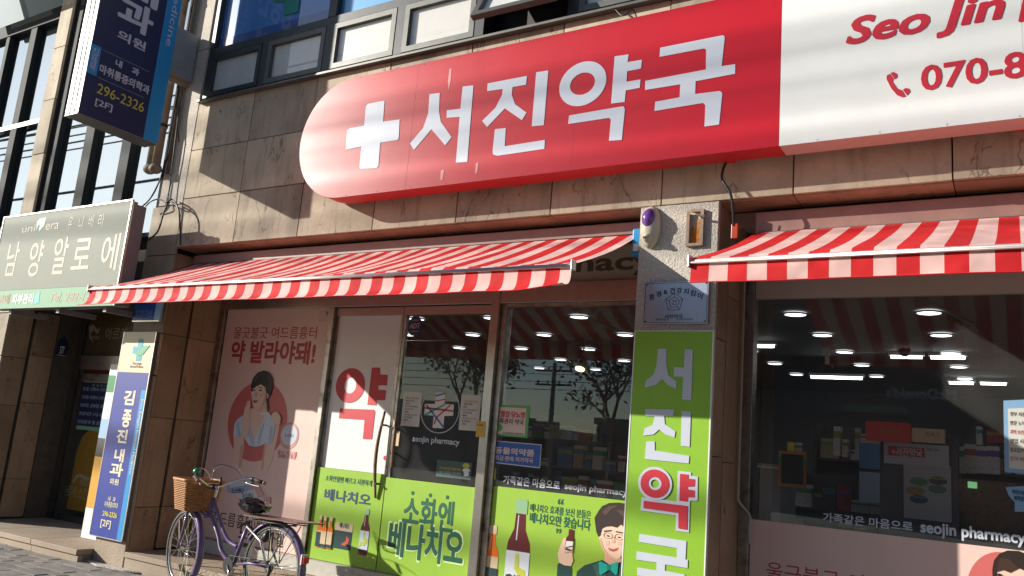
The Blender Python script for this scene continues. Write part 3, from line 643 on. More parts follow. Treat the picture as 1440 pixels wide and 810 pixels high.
ut('알로에', (-60, 748), (75, 675), BR, .01); ut('피부관리', (82, 750), (245, 670), WHITE, .02)
poly('scribble_mark', TEAL, us, [(240, 750), (245, 690), (285, 655), (275, 740)], UYS - .002, o=o5, s=s5)

# small clinic board under the corner of the faded sign
ob = thing('wall_board', 'small navy and pale blue board on the column just under the left awning tip', 'sign', (-7.35, 4.9, 2.4))
x0, z0 = PX(186, 451, 4.88); x1, z1 = PX(229, 420, 4.88)
box('board', BLUE, ob, x0, x1 - .09, 4.88, 4.9, z0, z1 + .05); box('board_edge', LBLUE, ob, x1 - .089, x1, 4.88, 4.9, z0, z1 + .05); box('trim', ALU, ob, x0, x1, 4.878, 4.902, z0 - .01, z0)
text('요양기관', mat('board_ink', (.2, .3, .4), .5), ob, (x0 + .03, 4.8795, z0 + .035), (1, 0, 0), .27, .07)

# ------------------------------------------------------------------ vertical clinic board on the column
VY = 4.962
vb = thing('clinic_board', 'leaning-looking vertical blue clinic board with cream top on the column by the doorway', 'sign', (-7.25, VY, .38))
vx0, vx1 = -7.655, -7.152; vz0, vz1 = .355, 2.315
box('board_box', GREYF, vb, vx0, vx1 + .012, VY + .007, WY - .004, vz0, vz1)
box('cream_top', mat('board_cream', (.66, .60, .42), .4, noise=.04), vb, vx0, vx1, VY, VY + .006, PX(190, 524, VY)[1] + .001, vz1)
box('blue_face', mat('board_blue', (.03, .055, .32), .36, noise=.08), vb, vx0, vx1, VY, VY + .006, vz0, PX(190, 524, VY)[1])
box('cyan_strip', SKYB, vb, vx1 - .075, vx1, VY - .0015, VY - .0002, vz0, PX(205, 549, VY)[1])
f = MB(); f.box(vx1 + .001, vx1 + .010, VY - .002, VY + .006, vz0, vz1); f.box(vx0 - .008, vx0 - .001, VY - .002, VY + .006, vz0, vz1); f.box(vx0, vx1, VY - .002, VY + .006, vz0 - .009, vz0 - .001); f.build('trim', ALU, vb)
o6 = (100, 450); s6 = 3.857
poly('cross_emblem', mat('emblem_teal', (.02, .33, .40), .45), vb, [(368, 100), (392, 103), (388, 140), (376, 175), (384, 182), (378, 222), (350, 222), (354, 188), (332, 180), (338, 142), (360, 145)], VY - .002, o=o6, s=s6)
poly('leaf_emblem', mat('emblem_green', (.06, .38, .18), .45), vb, [(345, 182), (368, 170), (392, 140), (428, 138), (405, 165), (388, 188), (360, 192)], VY - .004, o=o6, s=s6)
tx('Kim jongjin', BR, vb, (o6[0] + 334 / s6, o6[1] + 245 / s6), (o6[0] + 384 / s6, o6[1] + 230 / s6), VY - .0005); tx('Internal Medicine', BR, vb, (o6[0] + 320 / s6, o6[1] + 258 / s6), (o6[0] + 392 / s6, o6[1] + 247 / s6), VY - .0005)
o7 = (0, 540)
def vt(ch, bl, tr, m=CREAM, bold=.03, o=o6, s=s6): tx(ch, m, vb, (o[0] + bl[0] / s, o[1] + bl[1] / s), (o[0] + tr[0] / s, o[1] + tr[1] / s), VY - .0005, bold=bold)
CRM2 = mat('cream_bright', (.74, .68, .50), .45)
for ch, bl, tr in (('김', (282, 458), (350, 385)), ('종', (272, 578), (332, 490)), ('진', (245, 662), (310, 598)), ('내', (232, 765), (293, 703))): vt(ch, bl, tr, CRM2, .03)
vt('과', (462, 385), (523, 338), CRM2, .03, o7, 3); vt('의원', (462, 422), (503, 402), CRM2, .02, o7, 3)
vt('내  과', (455, 492), (490, 478), CRM2, .01, o7, 3); vt('마취통증의학과', (440, 517), (500, 503), CRM2, .01, o7, 3)
vt('296-2326', (432, 555), (495, 545), YEL, .01, o7, 3); vt('[2F]', (422, 605), (470, 578), CRM2, .01, o7, 3)
text('Kim Jongjin Internal Medicine', CRM2, vb, (vx1 - .06, VY - .002, PX(203, 562, VY)[1]), (0, 0, -1), PX(203, 562, VY)[1] - PX(184, 668, VY)[1], .05, V=(1, 0, 0))

# ------------------------------------------------------------------ doorway left of the board
DY = 5.92
dr = thing('glass_door', 'dark aluminium doorway with glass door, gold sign and clinic notices left of the blue board', 'door', (-9, DY, .23))
FRD = mat('door_frame_brown', (.11, .095, .08), .4, .5, noise=.2)
for a, b in ((-9.98, -9.86), (-9.82, -9.74), (-8.42, -8.34), (-7.72, -7.64)): box('frame_post', FRD, dr, a, b, DY - .05, DY + .05, .226, 3.1)
box('gold_sign', mat('dark_gold_sign', (.11, .072, .028), .35, .2), dr, -9.73, -7.7, DY - .06, DY - .02, 2.17, 2.75)
box('header', STEEL, dr, -9.73, -7.7, DY - .12, DY - .03, 2.00, 2.165); box('top_rail', FRD, dr, -9.98, -7.64, DY - .05, DY + .05, 2.76, 3.1)
box('door_glass', GLASS_D, dr, -9.73, -8.43, DY - .006, DY + .006, .30, 1.99); box('side_glass', GLASS_D, dr, -8.33, -7.73, DY - .006, DY + .006, .30, 1.99); box('bottom_rail', FRD, dr, -9.73, -7.73, DY - .03, DY + .03, .227, .295)
tx('아르케 스킨', CREAM, dr, (147, 478), (205, 460), DY - .0605, bold=.0)
wave = [(125, 459), (131, 456), (137, 464), (141, 460), (137, 470), (131, 464), (127, 470), (131, 482), (126, 476)]
poly('leaf_logo', CREAM, dr, wave, DY - .063)
tx('ARELIFE', CREAM, dr, (127, 477), (140, 472), DY - .0605)
box('closer', STEEL_D, dr, -9.70, -8.9, DY - .09, DY - .04, 1.86, 1.95)
oval('round_sticker', mat('sage_sticker', (.3, .4, .32), .6), dr, (103, 524), (6.5, 6.5), DY - .008)
gp = mat('gold_film', (.32, .17, .015), .5, .1, noise=.12)
P = [(-9.66, .36)] + [(-9.66, 1.02), (-9.60, 1.2), (-9.45, 1.32), (-9.2, 1.36), (-8.9, 1.36), (-8.65, 1.3), (-8.5, 1.15), (-8.45, 1.0), (-8.45, .36)]
MB().prism([(a, DY - .009, b) for a, b in P], (0, .002, 0)).build('gold_film', gp, dr)
tx('AREUFE', CREAM, dr, (111, 682), (134, 672), DY - .0095); tx('아르게 스킨 &', CREAM, dr, (86, 697), (132, 688), DY - .0095)
poly('leaf_logo', CREAM, dr, [(101, 677), (106, 668), (114, 666), (122, 672), (131, 672), (121, 675), (112, 670), (106, 675), (105, 680)], DY - .011)
nb = thing('notice_board', 'dark navy clinic hours notice inside the glass door at left', 'notice', (-9.1, DY, 1.1))
x0, z0 = PX(103, 597, DY - .02); x1, z1 = PX(165, 540, DY - .02)
box('sheet', NAVY, nb, x0, x1, DY - .022, DY - .012, z0, z1); box('head_strip', WHITE, nb, x0, x1, DY - .0222, DY - .014, z1 + .004, z1 + .09); box('green_strip', MINT, nb, x0, x1, DY - .0222, DY - .014, z0 - .05, z0 - .004)
for k, s_ in enumerate(('평 일: 오전9시~오후7시', '토요일: 오전9시~오후3시', '일요일, 공휴일: 휴진', '점심시간 1시~2시', '진료문의 및 상담')):
    text(s_, WHITEL, nb, (x0 + .08, DY - .0225, z1 - .10 - k * .098), (1, 0, 0), x1 - x0 - .22, .045)
text('진 료 안 내', mat('pale_mint', (.3, .5, .3)), nb, (x0 + .25, DY - .0225, z1 - .045), (1, 0, 0), .3, .03)
rn = thing('led_sign', 'unlit dark red letter strip above the navy notice in the doorway', 'sign', (-9, DY, 1.8))
x0, z0 = PX(112, 531, DY - .03); x1, z1 = PX(160, 518, DY - .03)
box('panel', mat('dark_red_panel', (.10, .012, .01), .5), rn, x0, x1, DY - .035, DY - .02, z0, z1); text('남양알로에 피부관리', mat('dark_red_ink', (.3, .03, .02), .5), rn, (x0 + .03, DY - .0355, z0 + .02), (1, 0, 0), x1 - x0 - .06, z1 - z0 - .04)
hp = thing('house_number_plate', 'small navy pentagon house number plate reading 577 by the doorway', 'plate', (-9.95, 5.7, 2.2))
o8 = (0, 420); s8 = 4.05
def jp(px_, py_, X=-9.974): y_, z_ = PXX(px_, py_, X); return Vector((X, y_, z_))
ya, za = jp(78, 500)[1:]; yb_, zb_ = jp(97, 480)[1:]; ym = (ya + yb_) / 2
MB().prism([(-9.974, ya, za), (-9.974, yb_, za), (-9.974, yb_, zb_ - .02), (-9.974, ym, zb_ + .05), (-9.974, ya, zb_ - .02)], (-.008, 0, 0)).build('plate', NAVY, hp)
text('577', WHITE, hp, (-9.9735, ya + .04, za + .03), (0, 1, 0), yb_ - ya - .08, .09, bold=.02)
box('plate_edge', WHITE, hp, -9.9735, -9.973, ya + .01, yb_ - .01, za + .008, za + .014)
# notice strip that stands behind the blue board
ns = thing('notice_strip', 'sunlit narrow stack of notices in green, white and orange behind the blue board', 'notice', (-8.0, 5.30, .226))
xa, xb = -8.32, -7.64
box('post', ALU, ns, xa, xb, 5.312, 5.34, .226, 2.02)
OR = mat('orange_print', (.66, .33, .02), .45)
for nm, m_, z0, z1 in (('white_base', WHITE, .23, .53), ('orange_panel', OR, .532, 1.09), ('black_panel', BLACKI, 1.092, 1.24), ('blue_panel', LBLUE, 1.242, 1.44), ('white_panel', WHITE, 1.442, 1.72), ('green_panel', mat('deep_green', (.0, .22, .07), .45), 1.722, 1.90), ('camera_notice', WHITE, 1.902, 2.02)):
    box(nm, m_, ns, xa, xb, 5.30, 5.311, z0, z1)
MB().prism([(xa, 5.298, 1.10), (xa + .3, 5.298, 1.13), (xb, 5.298, 1.09), (xb, 5.298, 1.06), (xa, 5.298, 1.05)], (0, .0015, 0)).build('stripe_print', BLACKI, ns)

# ================================================================== SHOP FRONT
def frame_piece(name, m, parent, x0, x1, y0, y1, z0, z1): return box(name, m, parent, x0, x1, y0, y1, z0, z1, bevel=.003)
sf = thing('shop_window_front', 'steel framed left shop front with double doors under the left striped awning', 'shop front', (-4.6, GY, .26))
ztr = PX(560, 431.5, GY)[1]                    # underside of the transom
xpost, _ = PX(672, 620, GY - .04); xpo = -3.70
xd0 = PX(467, 446, GY)[0]; xd0 = -5.50
frame_piece('transom', STEEL, sf, -7.12, -2.17, GY - .06, GY + .06, ztr, ztr + .16)
frame_piece('post', STEEL_D, sf, xd0 - .055, xd0 + .0, GY - .06, GY + .06, .29, ztr - .002)
frame_piece('post', STEEL, sf, -3.735, -3.655, GY - .07, GY + .06, .29, ztr + .17)
frame_piece('post', STEEL_D, sf, -3.652, -3.60, GY - .03, GY + .06, .39, ztr - .002)
frame_piece('post', STEEL_D, sf, -7.13, -7.06, GY - .05, GY + .06, .29, ztr - .002)
frame_piece('threshold', mat('threshold_stone', (.50, .48, .43), .8, noise=.15, nscale=20), sf, -7.12, -2.17, GY - .10, GY + .1, .266, .385)
box('upper_board', mat('upper_board', (.50, .44, .38), .6, noise=.05), sf, -7.12, -2.17, GY + .005, GY + .02, ztr + .162, 3.2)
tx('seojin pharmacy', mat('board_letter', (.13, .10, .06), .5), sf, (560, 400), (922, 352), GY + .0045, bold=.02)
box('window_pane', GLASS, sf, -3.598, -2.17, GY - .005, GY + .005, .386, ztr - .001)
box('window_rail', STEEL_D, sf, -3.598, -2.17, GY - .03, GY + .03, ztr - .03, ztr - .002)
box('back_sheet', WHITE, sf, -7.05, xd0 - .06, GY + .012, GY + .02, .39, ztr - .001)
# doors
zd1 = PX(560, 444, GY)[1]; xm = (PX(571, 447, GY)[0] + PX(531, 801, GY)[0]) / 2
leaf_lab = ['left glass door leaf with the big red Korean letter panel', 'right glass door leaf with the round cross logo']
leaves = []
for k, (a, b) in enumerate(((xd0 + .004, xm - .003), (xm + .003, -3.74))):
    t = thing('door_leaf', leaf_lab[k], 'door', ((a + b) / 2, GY, .39), 'double doors of the pharmacy'); leaves.append(t)
    box('glass', GLASS_D, t, a + .03, b - .03, GY - .006, GY + .006, .44, zd1)
    box('top_rail', STEEL, t, a, b, GY - .03, GY + .03, zd1, ztr - .008); box('bottom_rail', STEEL_D, t, a, b, GY - .025, GY + .025, .388, .438)
    box('stile', STEEL_D, t, a, a + .028, GY - .02, GY + .02, .44, zd1 - .001); box('stile', STEEL_D, t, b - .028, b, GY - .02, GY + .02, .44, zd1 - .001)
    # wooden bow handle
    hx = b - .055 if k == 0 else a + .06
    ztop, zbot = 1.72, .98
    if k == 1: ztop, zbot = 1.70, 1.25
    pth = [(hx + .02 * math.sin(math.pi * i / 14) * (-1 if k == 0 else 1) + (-.02 if k == 0 else .0), GY - .045 - .055 * math.sin(math.pi * i / 14), zbot + (ztop - zbot) * i / 14) for i in range(15)]
    pth = [(p[0], GY - .045 - (GY - .045 - p[1]) * .6, p[2]) for p in pth]
    hn = MB().tube(pth, [.010 + .006 * math.sin(math.pi * i / 14) for i in range(15)], 12).build('handle', mat('handle_wood', (.22, .13, .07), .6, noise=.4, nscale=25, dirt=(.06, .03, .015), dscale=9), t, smooth=True)
    for zz in (zbot + .12, ztop - .12): MB().tube([(hx - .01, GY - .085, zz), (hx - .01, GY - .0, zz)], .009, 8).build('mount', BLACKM, hn)
a, b = xd0 + .004, xm - .003; t = leaves[0]
zg = PX(443, 655.7, GY)[1]
PY_ = GY - .012
box('white_panel', WHITE, t, a + .03, b - .03, PY_, PY_ + .004, zg + .001, zd1)
box('green_panel', GREEN, t, a + .002, b - .002, GY - .032, GY - .027, .392, zg)
o9 = (440, 500); s9 = 5.786
oval('letter', REDL, t, (303, 243), (118, 142), PY_ - .003, .002, o9, s9, hole=(.41, .46))
for p in ([(480, 98), (545, 98), (549, 155), (608, 157), (602, 243), (533, 243), (531, 278), (595, 283), (586, 364), (520, 362), (516, 405), (442, 400)], [(222, 430), (495, 440), (506, 455), (479, 682), (405, 678), (420, 523), (210, 510)]):
    poly('letter', REDL, t, p, PY_ - .003, .002, o9, s9)
o10 = (420, 600); s10 = 3.857; GP = GY - .0325
def gt(s_, bl, tr, m, p=t, bold=0): tx(s_, m, p, (o10[0] + bl[0] / s10, o10[1] + bl[1] / s10), (o10[0] + tr[0] / s10, o10[1] + tr[1] / s10), GP, bold=bold)
gt('소화안될땐 빠르고 시원하게', (145, 293), (400, 292), GREEND, bold=.012)
gt('베나치오', (138, 395), (393, 368), NAVYI, bold=.03)
def bottle(parent, cx, zb, w_, h, body, label_m, cap_m, Y, accent=None, nm='bottle_print'):
    """printed bottle picture: outline body, cap, label"""
    def sh(n_, m_, pts, dy): MB().prism([(cx + u * w_, Y - dy, zb + v * h) for u, v in pts], (0, .0012, 0)).build(n_, m_, parent)
    sh(nm, body, [(-.5, 0), (.5, 0), (.5, .52), (.46, .60), (.24, .72), (.2, .88), (-.2, .88), (-.24, .72), (-.46, .60), (-.5, .52)], .002)
    sh('cap_print', cap_m, [(-.26, .865), (.26, .865), (.26, .985), (.2, 1), (-.2, 1), (-.26, .985)], .0036)
    sh('glint_print', WHITEL, [(-.13, .62), (-.08, .62), (-.06, .85), (-.1, .85)], .0036)
    sh('label_print', label_m, [(-.5, .12), (.5, .12), (.5, .52), (-.5, .52)], .0036)
    if accent: sh('figure_print', accent, [(-.1, .5), (.05, .5), (.08, .38), (.35, .36), (.4, .28), (.1, .2), (-.3, .2), (-.4, .14), (-.42, .27), (-.1, .27), (.1, .3), (-.1, .36)], .0052)
xx, zz = PX(400 + 470 / 9, 720 + 470 / 9, GY)
dkb = mat('label_dark', (.015, .05, .06), .4)
x9, z9 = PX(400 + 610 / 9, 720 + 480 / 9, GP); xe, ze = PX(400 + 870 / 9, 720 + 160 / 9, GP)
box('pack_print', dkb, t, x9, xe, GP - .002, GP - .0008, z9 + .02, z9 + .17); box('pack_print', BEIGE, t, x9, xe, GP - .002, GP - .0008, z9 + .172, ze + .0)
text('베나치오', NAVYI, t, (x9 + .05, GP - .002, z9 + .195), (1, 0, 0), xe - x9 - .09, .045, bold=.01)
poly('figure_print', mat('stomach_red', (.62, .10, .04), .4), t, [(780, 310), (800, 320), (818, 345), (805, 395), (770, 430), (740, 420), (720, 430), (730, 395), (765, 380), (780, 350)], GP - .004, o=(400, 720), s=9)
for cx_, zo in ((425, 0), (485, -.008), (563, -.014)):
    xa_, za_ = PX(400 + cx_ / 9, 720 + 440 / 9, GP); bottle(t, xa_, za_ + zo, .062, .27, AMBER, BEIGE, BEIGE, GP - .0035 - cx_ * .00001)
    box('label_print', dkb, t, xa_ - .031, xa_ + .031, GP - .0118, GP - .0092, za_ + zo + .005, za_ + zo + .13)
xa_, za_ = PX(400 + 985 / 9, 720 + 545 / 9, GP); bottle(t, xa_, za_, .10, .385, WINE, mat('label_blue', (.50, .60, .72), .4), mat('cap_green', (.25, .45, .25), .4), GP, mat('lime_fig', (.5, .55, .05), .45))
st_ = box('sticker', WHITE, t, *[v for v in (PX(537, 657, GY)[0], PX(545, 657, GY)[0])], PY_ - .002, PY_ - .0003, PX(541, 657, GY)[1], PX(541, 639, GY)[1])
oval('sticker_mark', REDL, t, (541.5, 644), (2.6, 3.2), PY_ - .004)
lg = MB(); 
box('name_sticker', BEIGE, leaves[1], PX(555, 627, GY)[0], PX(561, 627, GY)[0], GY - .009, GY - .0075, PX(557, 627, GY)[1], PX(560, 607, GY)[1])
# right leaf
t = leaves[1]; a, b = xm + .003, -3.74
box('green_panel', GREEN, t, a + .002, b - .002, GY - .032, GY - .027, .392, zg - .02)
gt('소화엔', (560, 535), (848, 410), GREEND, t, .02)
for x_, y_ in ((618, 360), (713, 372), (806, 383)): oval('letter_dot', GREEND, t, (x_, y_), (8, 11), GP - .002, .0015, o10, s10)
xq0, zq0 = PX(420 + 480 / s10, 600 + 690 / s10, GP); xq1, zq1 = PX(420 + 900 / s10, 600 + 570 / s10, GP)
text('베나치오', mat('halo_green', (.62, .80, .35), .4), t, (xq0 - .012, GP + .0005, zq0 - .012), (1, 0, 0), xq1 - xq0 + .024, zq1 - zq0 + .024, bold=.045)
text('베나치오', GREEND, t, (xq0, GP - .0008, zq0), (1, 0, 0), xq1 - xq0, zq1 - zq0, bold=.03)
o11 = (540, 440); s11 = 3.375; SY2 = GY - .009
def Y11(a_, b_): return (o11[0] + a_ / s11, o11[1] + b_ / s11)
lgp = thing('logo_sticker', 'round white cross logo sticker on the right door glass', 'sticker', (-4.1, SY2, 1.8))
oval('ring', WHITEL, lgp, (265, 462), (92, 110), SY2, .001, o11, s11, hole=.965)
poly('cross', mat('cross_white', (.72, .70, .70), .5), lgp, [(245, 378), (290, 378), (288, 432), (332, 435), (328, 488), (286, 490), (282, 548), (230, 546), (236, 488), (190, 484), (194, 432), (242, 432)], SY2, .001, o11, s11)
for p, m_ in (([(192, 445), (330, 462), (330, 470), (192, 455)], RED), ([(245, 390), (290, 378), (290, 385), (245, 398)], BLUE), ([(190, 480), (290, 430), (290, 438), (195, 488)], TEAL), ([(205, 436), (285, 540), (278, 544), (198, 438)], BLUE), ([(320, 436), (250, 500), (240, 530), (235, 528), (245, 495), (312, 436)], RED), ([(243, 415), (290, 408), (290, 413), (243, 421)], REDL)):
    poly('stripe', m_, lgp, p, SY2 - .002, .001, o11, s11)
t2 = tx('seojin pharmacy', WHITEL, lgp, Y11(135, 618), Y11(360, 600), SY2, bold=.018)
for k, (p0, p1, lab) in enumerate(((Y11(78, 535), Y11(182, 378), 'typed white notice sheet on the door glass left of the round logo'), (Y11(353, 555), Y11(462, 392), 'typed white notice sheet with coloured lines right of the round logo'))):
    q = thing('notice_sheet', lab, 'notice', (PX(*p0, SY2)[0], SY2, PX(*p0, SY2)[1])); x0, z0 = PX(*p0, SY2); x1, z1 = PX(*p1, SY2)
    box('sheet', mat('paper', (.60, .60, .57), .7), q, x0, x1, SY2, SY2 + .001, z0, z1)
    for j in range(9):
        mm_ = BLACKI if k == 0 or j % 3 else (BLUE if j == 3 else REDL)
        text(('약국 이용 안내', '처방전 접수는 안쪽에서', '공휴일은 쉽니다', '마스크 착용 바랍니다')[j % 4], mm_, q, (x0 + .03, SY2 - .0005, z1 - .06 - j * (z1 - z0 - .08) / 9), (1, 0, 0), x1 - x0 - .06 - .05 * (j % 3), .014, t=.0006)
ad = thing('security_sticker', 'navy octagonal security company sticker at the top of the right door', 'sticker', (-4.35, SY2, 2.2))
cx_, cz_ = PX(o11[0] + 147 / s11, o11[1] + 62 / s11, SY2)
MB().prism([(cx_ + .085 * math.cos(math.radians(22.5 + 45 * i)), SY2, cz_ + .095 * math.sin(math.radians(22.5 + 45 * i))) for i in range(8)], (0, .0012, 0)).build('sticker', mat('adt_navy', (.02, .03, .12), .4), ad)
text('ADT', mat('adt_letter', (.55, .35, .35), .4), ad, (cx_ - .055, SY2 - .0005, cz_ - .022), (1, 0, 0), .11, .045, bold=.02, shear=.1)
text('SECURITY', mat('adt_letter', (0, 0, 0)), ad, (cx_ - .04, SY2 - .0005, cz_ + .045), (1, 0, 0), .08, .012); text('SERVICES', mat('adt_letter', (0, 0, 0)), ad, (cx_ - .04, SY2 - .0005, cz_ - .055), (1, 0, 0), .08, .012)
dk = thing('sticker', 'dark green strip sticker with a small cartoon pill man low on the door glass', 'sticker', (-4, SY2, 1.2))
rect('sheet', mat('teal_dark', (.05, .10, .10), .5), dk, Y11(245, 775), Y11(418, 712), SY2)
tx('우리 동네 건강 지킴이 약국', YEL, dk, Y11(262, 742), Y11(365, 738), SY2 - .0005); tx('복약 상담은 약사에게', WHITEL, dk, Y11(262, 760), Y11(365, 758), SY2 - .0005)
oval('figure', mat('lime_fig', (0, 0, 0)), dk, (390, 725), (17, 12), SY2 - .002, .001, o11, s11); poly('figure', WHITE, dk, [(378, 738), (402, 738), (410, 752), (402, 752), (402, 775), (380, 775), (378, 752), (370, 750)], SY2 - .002, .001, o11, s11)
yt = thing('sticker', 'small yellow paper tag stuck on the steel door post', 'sticker', (-3.7, GY - .075, 1.7)); rect('sheet', mat('tag_yellow', (.62, .40, .06), .6), yt, Y11(434, 588), Y11(482, 515), GY - .073); tx('당기세요', BLACKI, yt, Y11(440, 535), Y11(470, 530), GY - .0735)

# window stickers
o12 = (660, 540)
def S12(a_, b_): return (660 + a_ / 3, 540 + b_ / 3)
q = thing('window_sticker', 'green bordered white sticker with red Korean lettering left of the dark window', 'sticker', (-3.4, SY2, 1.7))
poly('border', mat('sticker_green', (.12, .42, .12), .5), q, [(95, 85), (255, 92), (245, 228), (88, 215)], SY2, .0015, o12, 3); poly('sheet', mat('sticker_pink', (.72, .60, .58), .5), q, [(106, 96), (240, 102), (234, 218), (100, 208)], SY2 - .002, .001, o12, 3)
tx('고혈압·당뇨병', REDL, q, S12(112, 138), S12(235, 118), SY2 - .0025, bold=.02); tx('등록관리 약국', BLACKI, q, S12(108, 166), S12(230, 150), SY2 - .0025, bold=.01)
oval('tree_print', mat('sticker_green', (0, 0, 0)), q, (117, 183), (24, 17), SY2 - .004, .001, o12, 3); tx('건강보험공단 지정약국', BLACKI, q, S12(140, 210), S12(228, 208), SY2 - .0025)
q = thing('window_sticker', 'navy blue sticker for animal medicine below the green bordered one', 'sticker', (-3.3, SY2, 1.4))
poly('border', WHITEL, q, [(82, 236), (305, 255), (298, 356), (76, 330)], SY2, .0015, o12, 3); poly('sheet', BLUE, q, [(86, 240), (301, 259), (294, 351), (81, 326)], SY2 - .002, .001, o12, 3)
tx('동물의약품', mat('sticker_pink', (0, 0, 0)), q, S12(108, 292), S12(275, 278), SY2 - .0025, bold=.025); tx('취급·판매 허가약국', mat('sticker_pink', (0, 0, 0)), q, S12(108, 320), S12(270, 314), SY2 - .0025, bold=.01)
q = thing('window_sticker', 'tiny yellow sticker at the lower left corner of the dark window', 'sticker', (-3.5, SY2, 1.3))
poly('sheet', mat('pale_yellow', (.55, .55, .12), .5), q, [(78, 352), (112, 355), (110, 404), (74, 400)], SY2, .0012, o12, 3); tx('카드 환영', BLACKI, q, S12(82, 378), S12(106, 370), SY2 - .0005)
q = tx('가족같은 마음으로', WHITEL, None, S12(143, 420), S12(383, 410), SY2, bold=.022, name='window_lettering'); tag(q, 'white Korean lettering along the bottom of the left dark window', 'lettering')
q = tx('seojin pharmacy', WHITEL, None, S12(402, 450), S12(668, 445), SY2, bold=.025, name='window_lettering'); tag(q, 'white latin lettering at the lower right of the left dark window', 'lettering')

# ------------------------------------------------------------------ green poster with the man
zgp = PX(683, 681.7, GY)[1]
gp_ = thing('poster', 'lime green poster with two bottles and a man in a bow tie', 'poster', (-2.9, GY - .012, .39))
GPY = GY - .012
box('sheet', GREEN, gp_, -3.597, -2.165, GPY, GPY + .003, .39, zgp)
xa_, za_ = PX(660 + 75 / 3, 540 + 870 / 3, GPY); _, zt_ = PX(660 + 82 / 3, 540 + 592 / 3, GPY)
bottle(gp_, xa_ + .01, za_, .135, zt_ - za_, AMBER, BEIGE, BEIGE, GPY)
box('label_print', dkb, gp_, xa_ - .055, xa_ + .077, GPY - .0075, GPY - .0042, za_ + .02, za_ + .17)
xa_, za_ = PX(660 + 182 / 3, 540 + 950 / 3, GPY); _, zt_ = PX(660 + 200 / 3, 540 + 483 / 3, GPY)
bottle(gp_, xa_ + .01, za_, .21, zt_ - za_, WINE, mat('label_pale', (.62, .68, .76), .4), mat('cap_green', (0, 0, 0)), GPY, mat('lime_fig', (0, 0, 0)))
text('베나치오', BLACKI, gp_, (xa_ - .08, GPY - .006, za_ + .24 * (zt_ - za_)), (1, 0, 0), .17, .055, bold=.02)
tx('베나치오 효과를 보신 분들은', GREEND, gp_, S12(256, 537), S12(513, 535), GPY - .0005, bold=.01)
tx('베나치오만 찾습니다', GREEND, gp_, S12(254, 584), S12(512, 574), GPY - .0005, bold=.025)
tx('“', GREEND, gp_, S12(373, 506), S12(397, 487), GPY - .0005, bold=.02); tx('”', GREEND, gp_, S12(366, 628), S12(388, 612), GPY - .0005, bold=.02)
def pp(nm, m_, pts, k): poly(nm, m_, gp_, pts, GPY - .002 * k, .0015, o12, 3)
SUIT = mat('printed_suit', (.012, .06, .055), .45)
pp('suit_print', SUIT, [(440, 860), (455, 790), (485, 765), (560, 742), (600, 765), (650, 745), (668, 748), (668, 870), (440, 870)], 1)
pp('neck_print', SKINS, [(575, 700), (640, 715), (640, 750), (598, 768), (568, 745)], 2)
pp('face_print', SKIN, [(545, 610), (565, 588), (605, 582), (668, 580), (668, 690), (655, 715), (625, 740), (600, 742), (578, 725), (560, 695), (548, 655)], 3)
pp('hair_print', HAIR, [(532, 600), (528, 565), (545, 535), (560, 515), (590, 502), (630, 500), (668, 506), (668, 600), (650, 603), (640, 592), (622, 606), (600, 600), (575, 602), (560, 610), (552, 640), (544, 645), (536, 625)], 4)
for cx_, cy_ in ((585, 640), (632, 646)):
    oval('glasses_print', BLACKI, gp_, (cx_, cy_), (19, 13), GPY - .008, .0012, o12, 3, hole=.9); oval('eye_print', HAIR, gp_, (cx_, cy_ + 1), (7, 3), GPY - .008, .0012, o12, 3)
pp('brow_print', HAIR, [(568, 618), (600, 616), (600, 621), (568, 624)], 4); pp('brow_print', HAIR, [(618, 620), (648, 626), (648, 631), (618, 625)], 4)
pp('shade_print', SKINS, [(650, 600), (668, 600), (668, 690), (655, 715), (632, 736), (645, 700), (652, 650)], 3.7); pp('shade_print', SKINS, [(548, 655), (556, 650), (566, 690), (590, 722), (612, 735), (600, 742), (578, 725), (560, 695)], 3.7)
pp('cheek_print', mat('printed_cheek', (0, 0, 0)), [(572, 662), (590, 660), (592, 676), (578, 680)], 3.7); pp('cheek_print', mat('printed_cheek', (0, 0, 0)), [(624, 664), (645, 664), (642, 682), (626, 680)], 3.7)
pp('hair_shine_print', mat('printed_hair_shine', (0, 0, 0)), [(560, 540), (590, 515), (630, 512), (600, 528), (575, 555)], 4.8); pp('hair_shine_print', mat('printed_hair_shine', (0, 0, 0)), [(620, 530), (655, 535), (662, 570), (648, 560)], 4.8)
pp('lapel_print', mat('suit_light', (.03, .12, .10), .45), [(520, 765), (556, 748), (575, 800), (590, 868), (560, 868)], 1.8); pp('lapel_print', mat('suit_light', (0, 0, 0)), [(640, 752), (655, 760), (640, 868), (610, 868)], 1.8)
pp('nose_print', SKINS, [(606, 645), (611, 645), (616, 668), (604, 672), (598, 668)], 4); pp('mouth_print', mat('printed_lip', (.42, .10, .09), .45), [(584, 690), (606, 697), (630, 690), (622, 702), (606, 707), (592, 702)], 4)
pp('bow_tie_print', TEAL, [(546, 752), (552, 748), (586, 764), (624, 750), (628, 757), (624, 802), (618, 806), (590, 782), (556, 805), (548, 800)], 5); pp('bow_tie_print', mat('teal_shade', (0, .26, .24), .4), [(580, 762), (594, 764), (594, 786), (580, 784)], 6)
pp('sleeve_print', SUIT, [(366, 870), (372, 760), (385, 752), (428, 768), (432, 780), (428, 870)], 2)
pp('hand_print', SKIN, [(378, 752), (372, 715), (385, 680), (398, 650), (410, 648), (412, 660), (422, 658), (436, 690), (434, 720), (438, 745), (428, 768), (400, 765)], 3)
pp('finger_print', SKINS, [(400, 690), (436, 682), (436, 686), (402, 695)], 5); pp('finger_print', SKINS, [(400, 708), (437, 702), (436, 706), (402, 713)], 5)
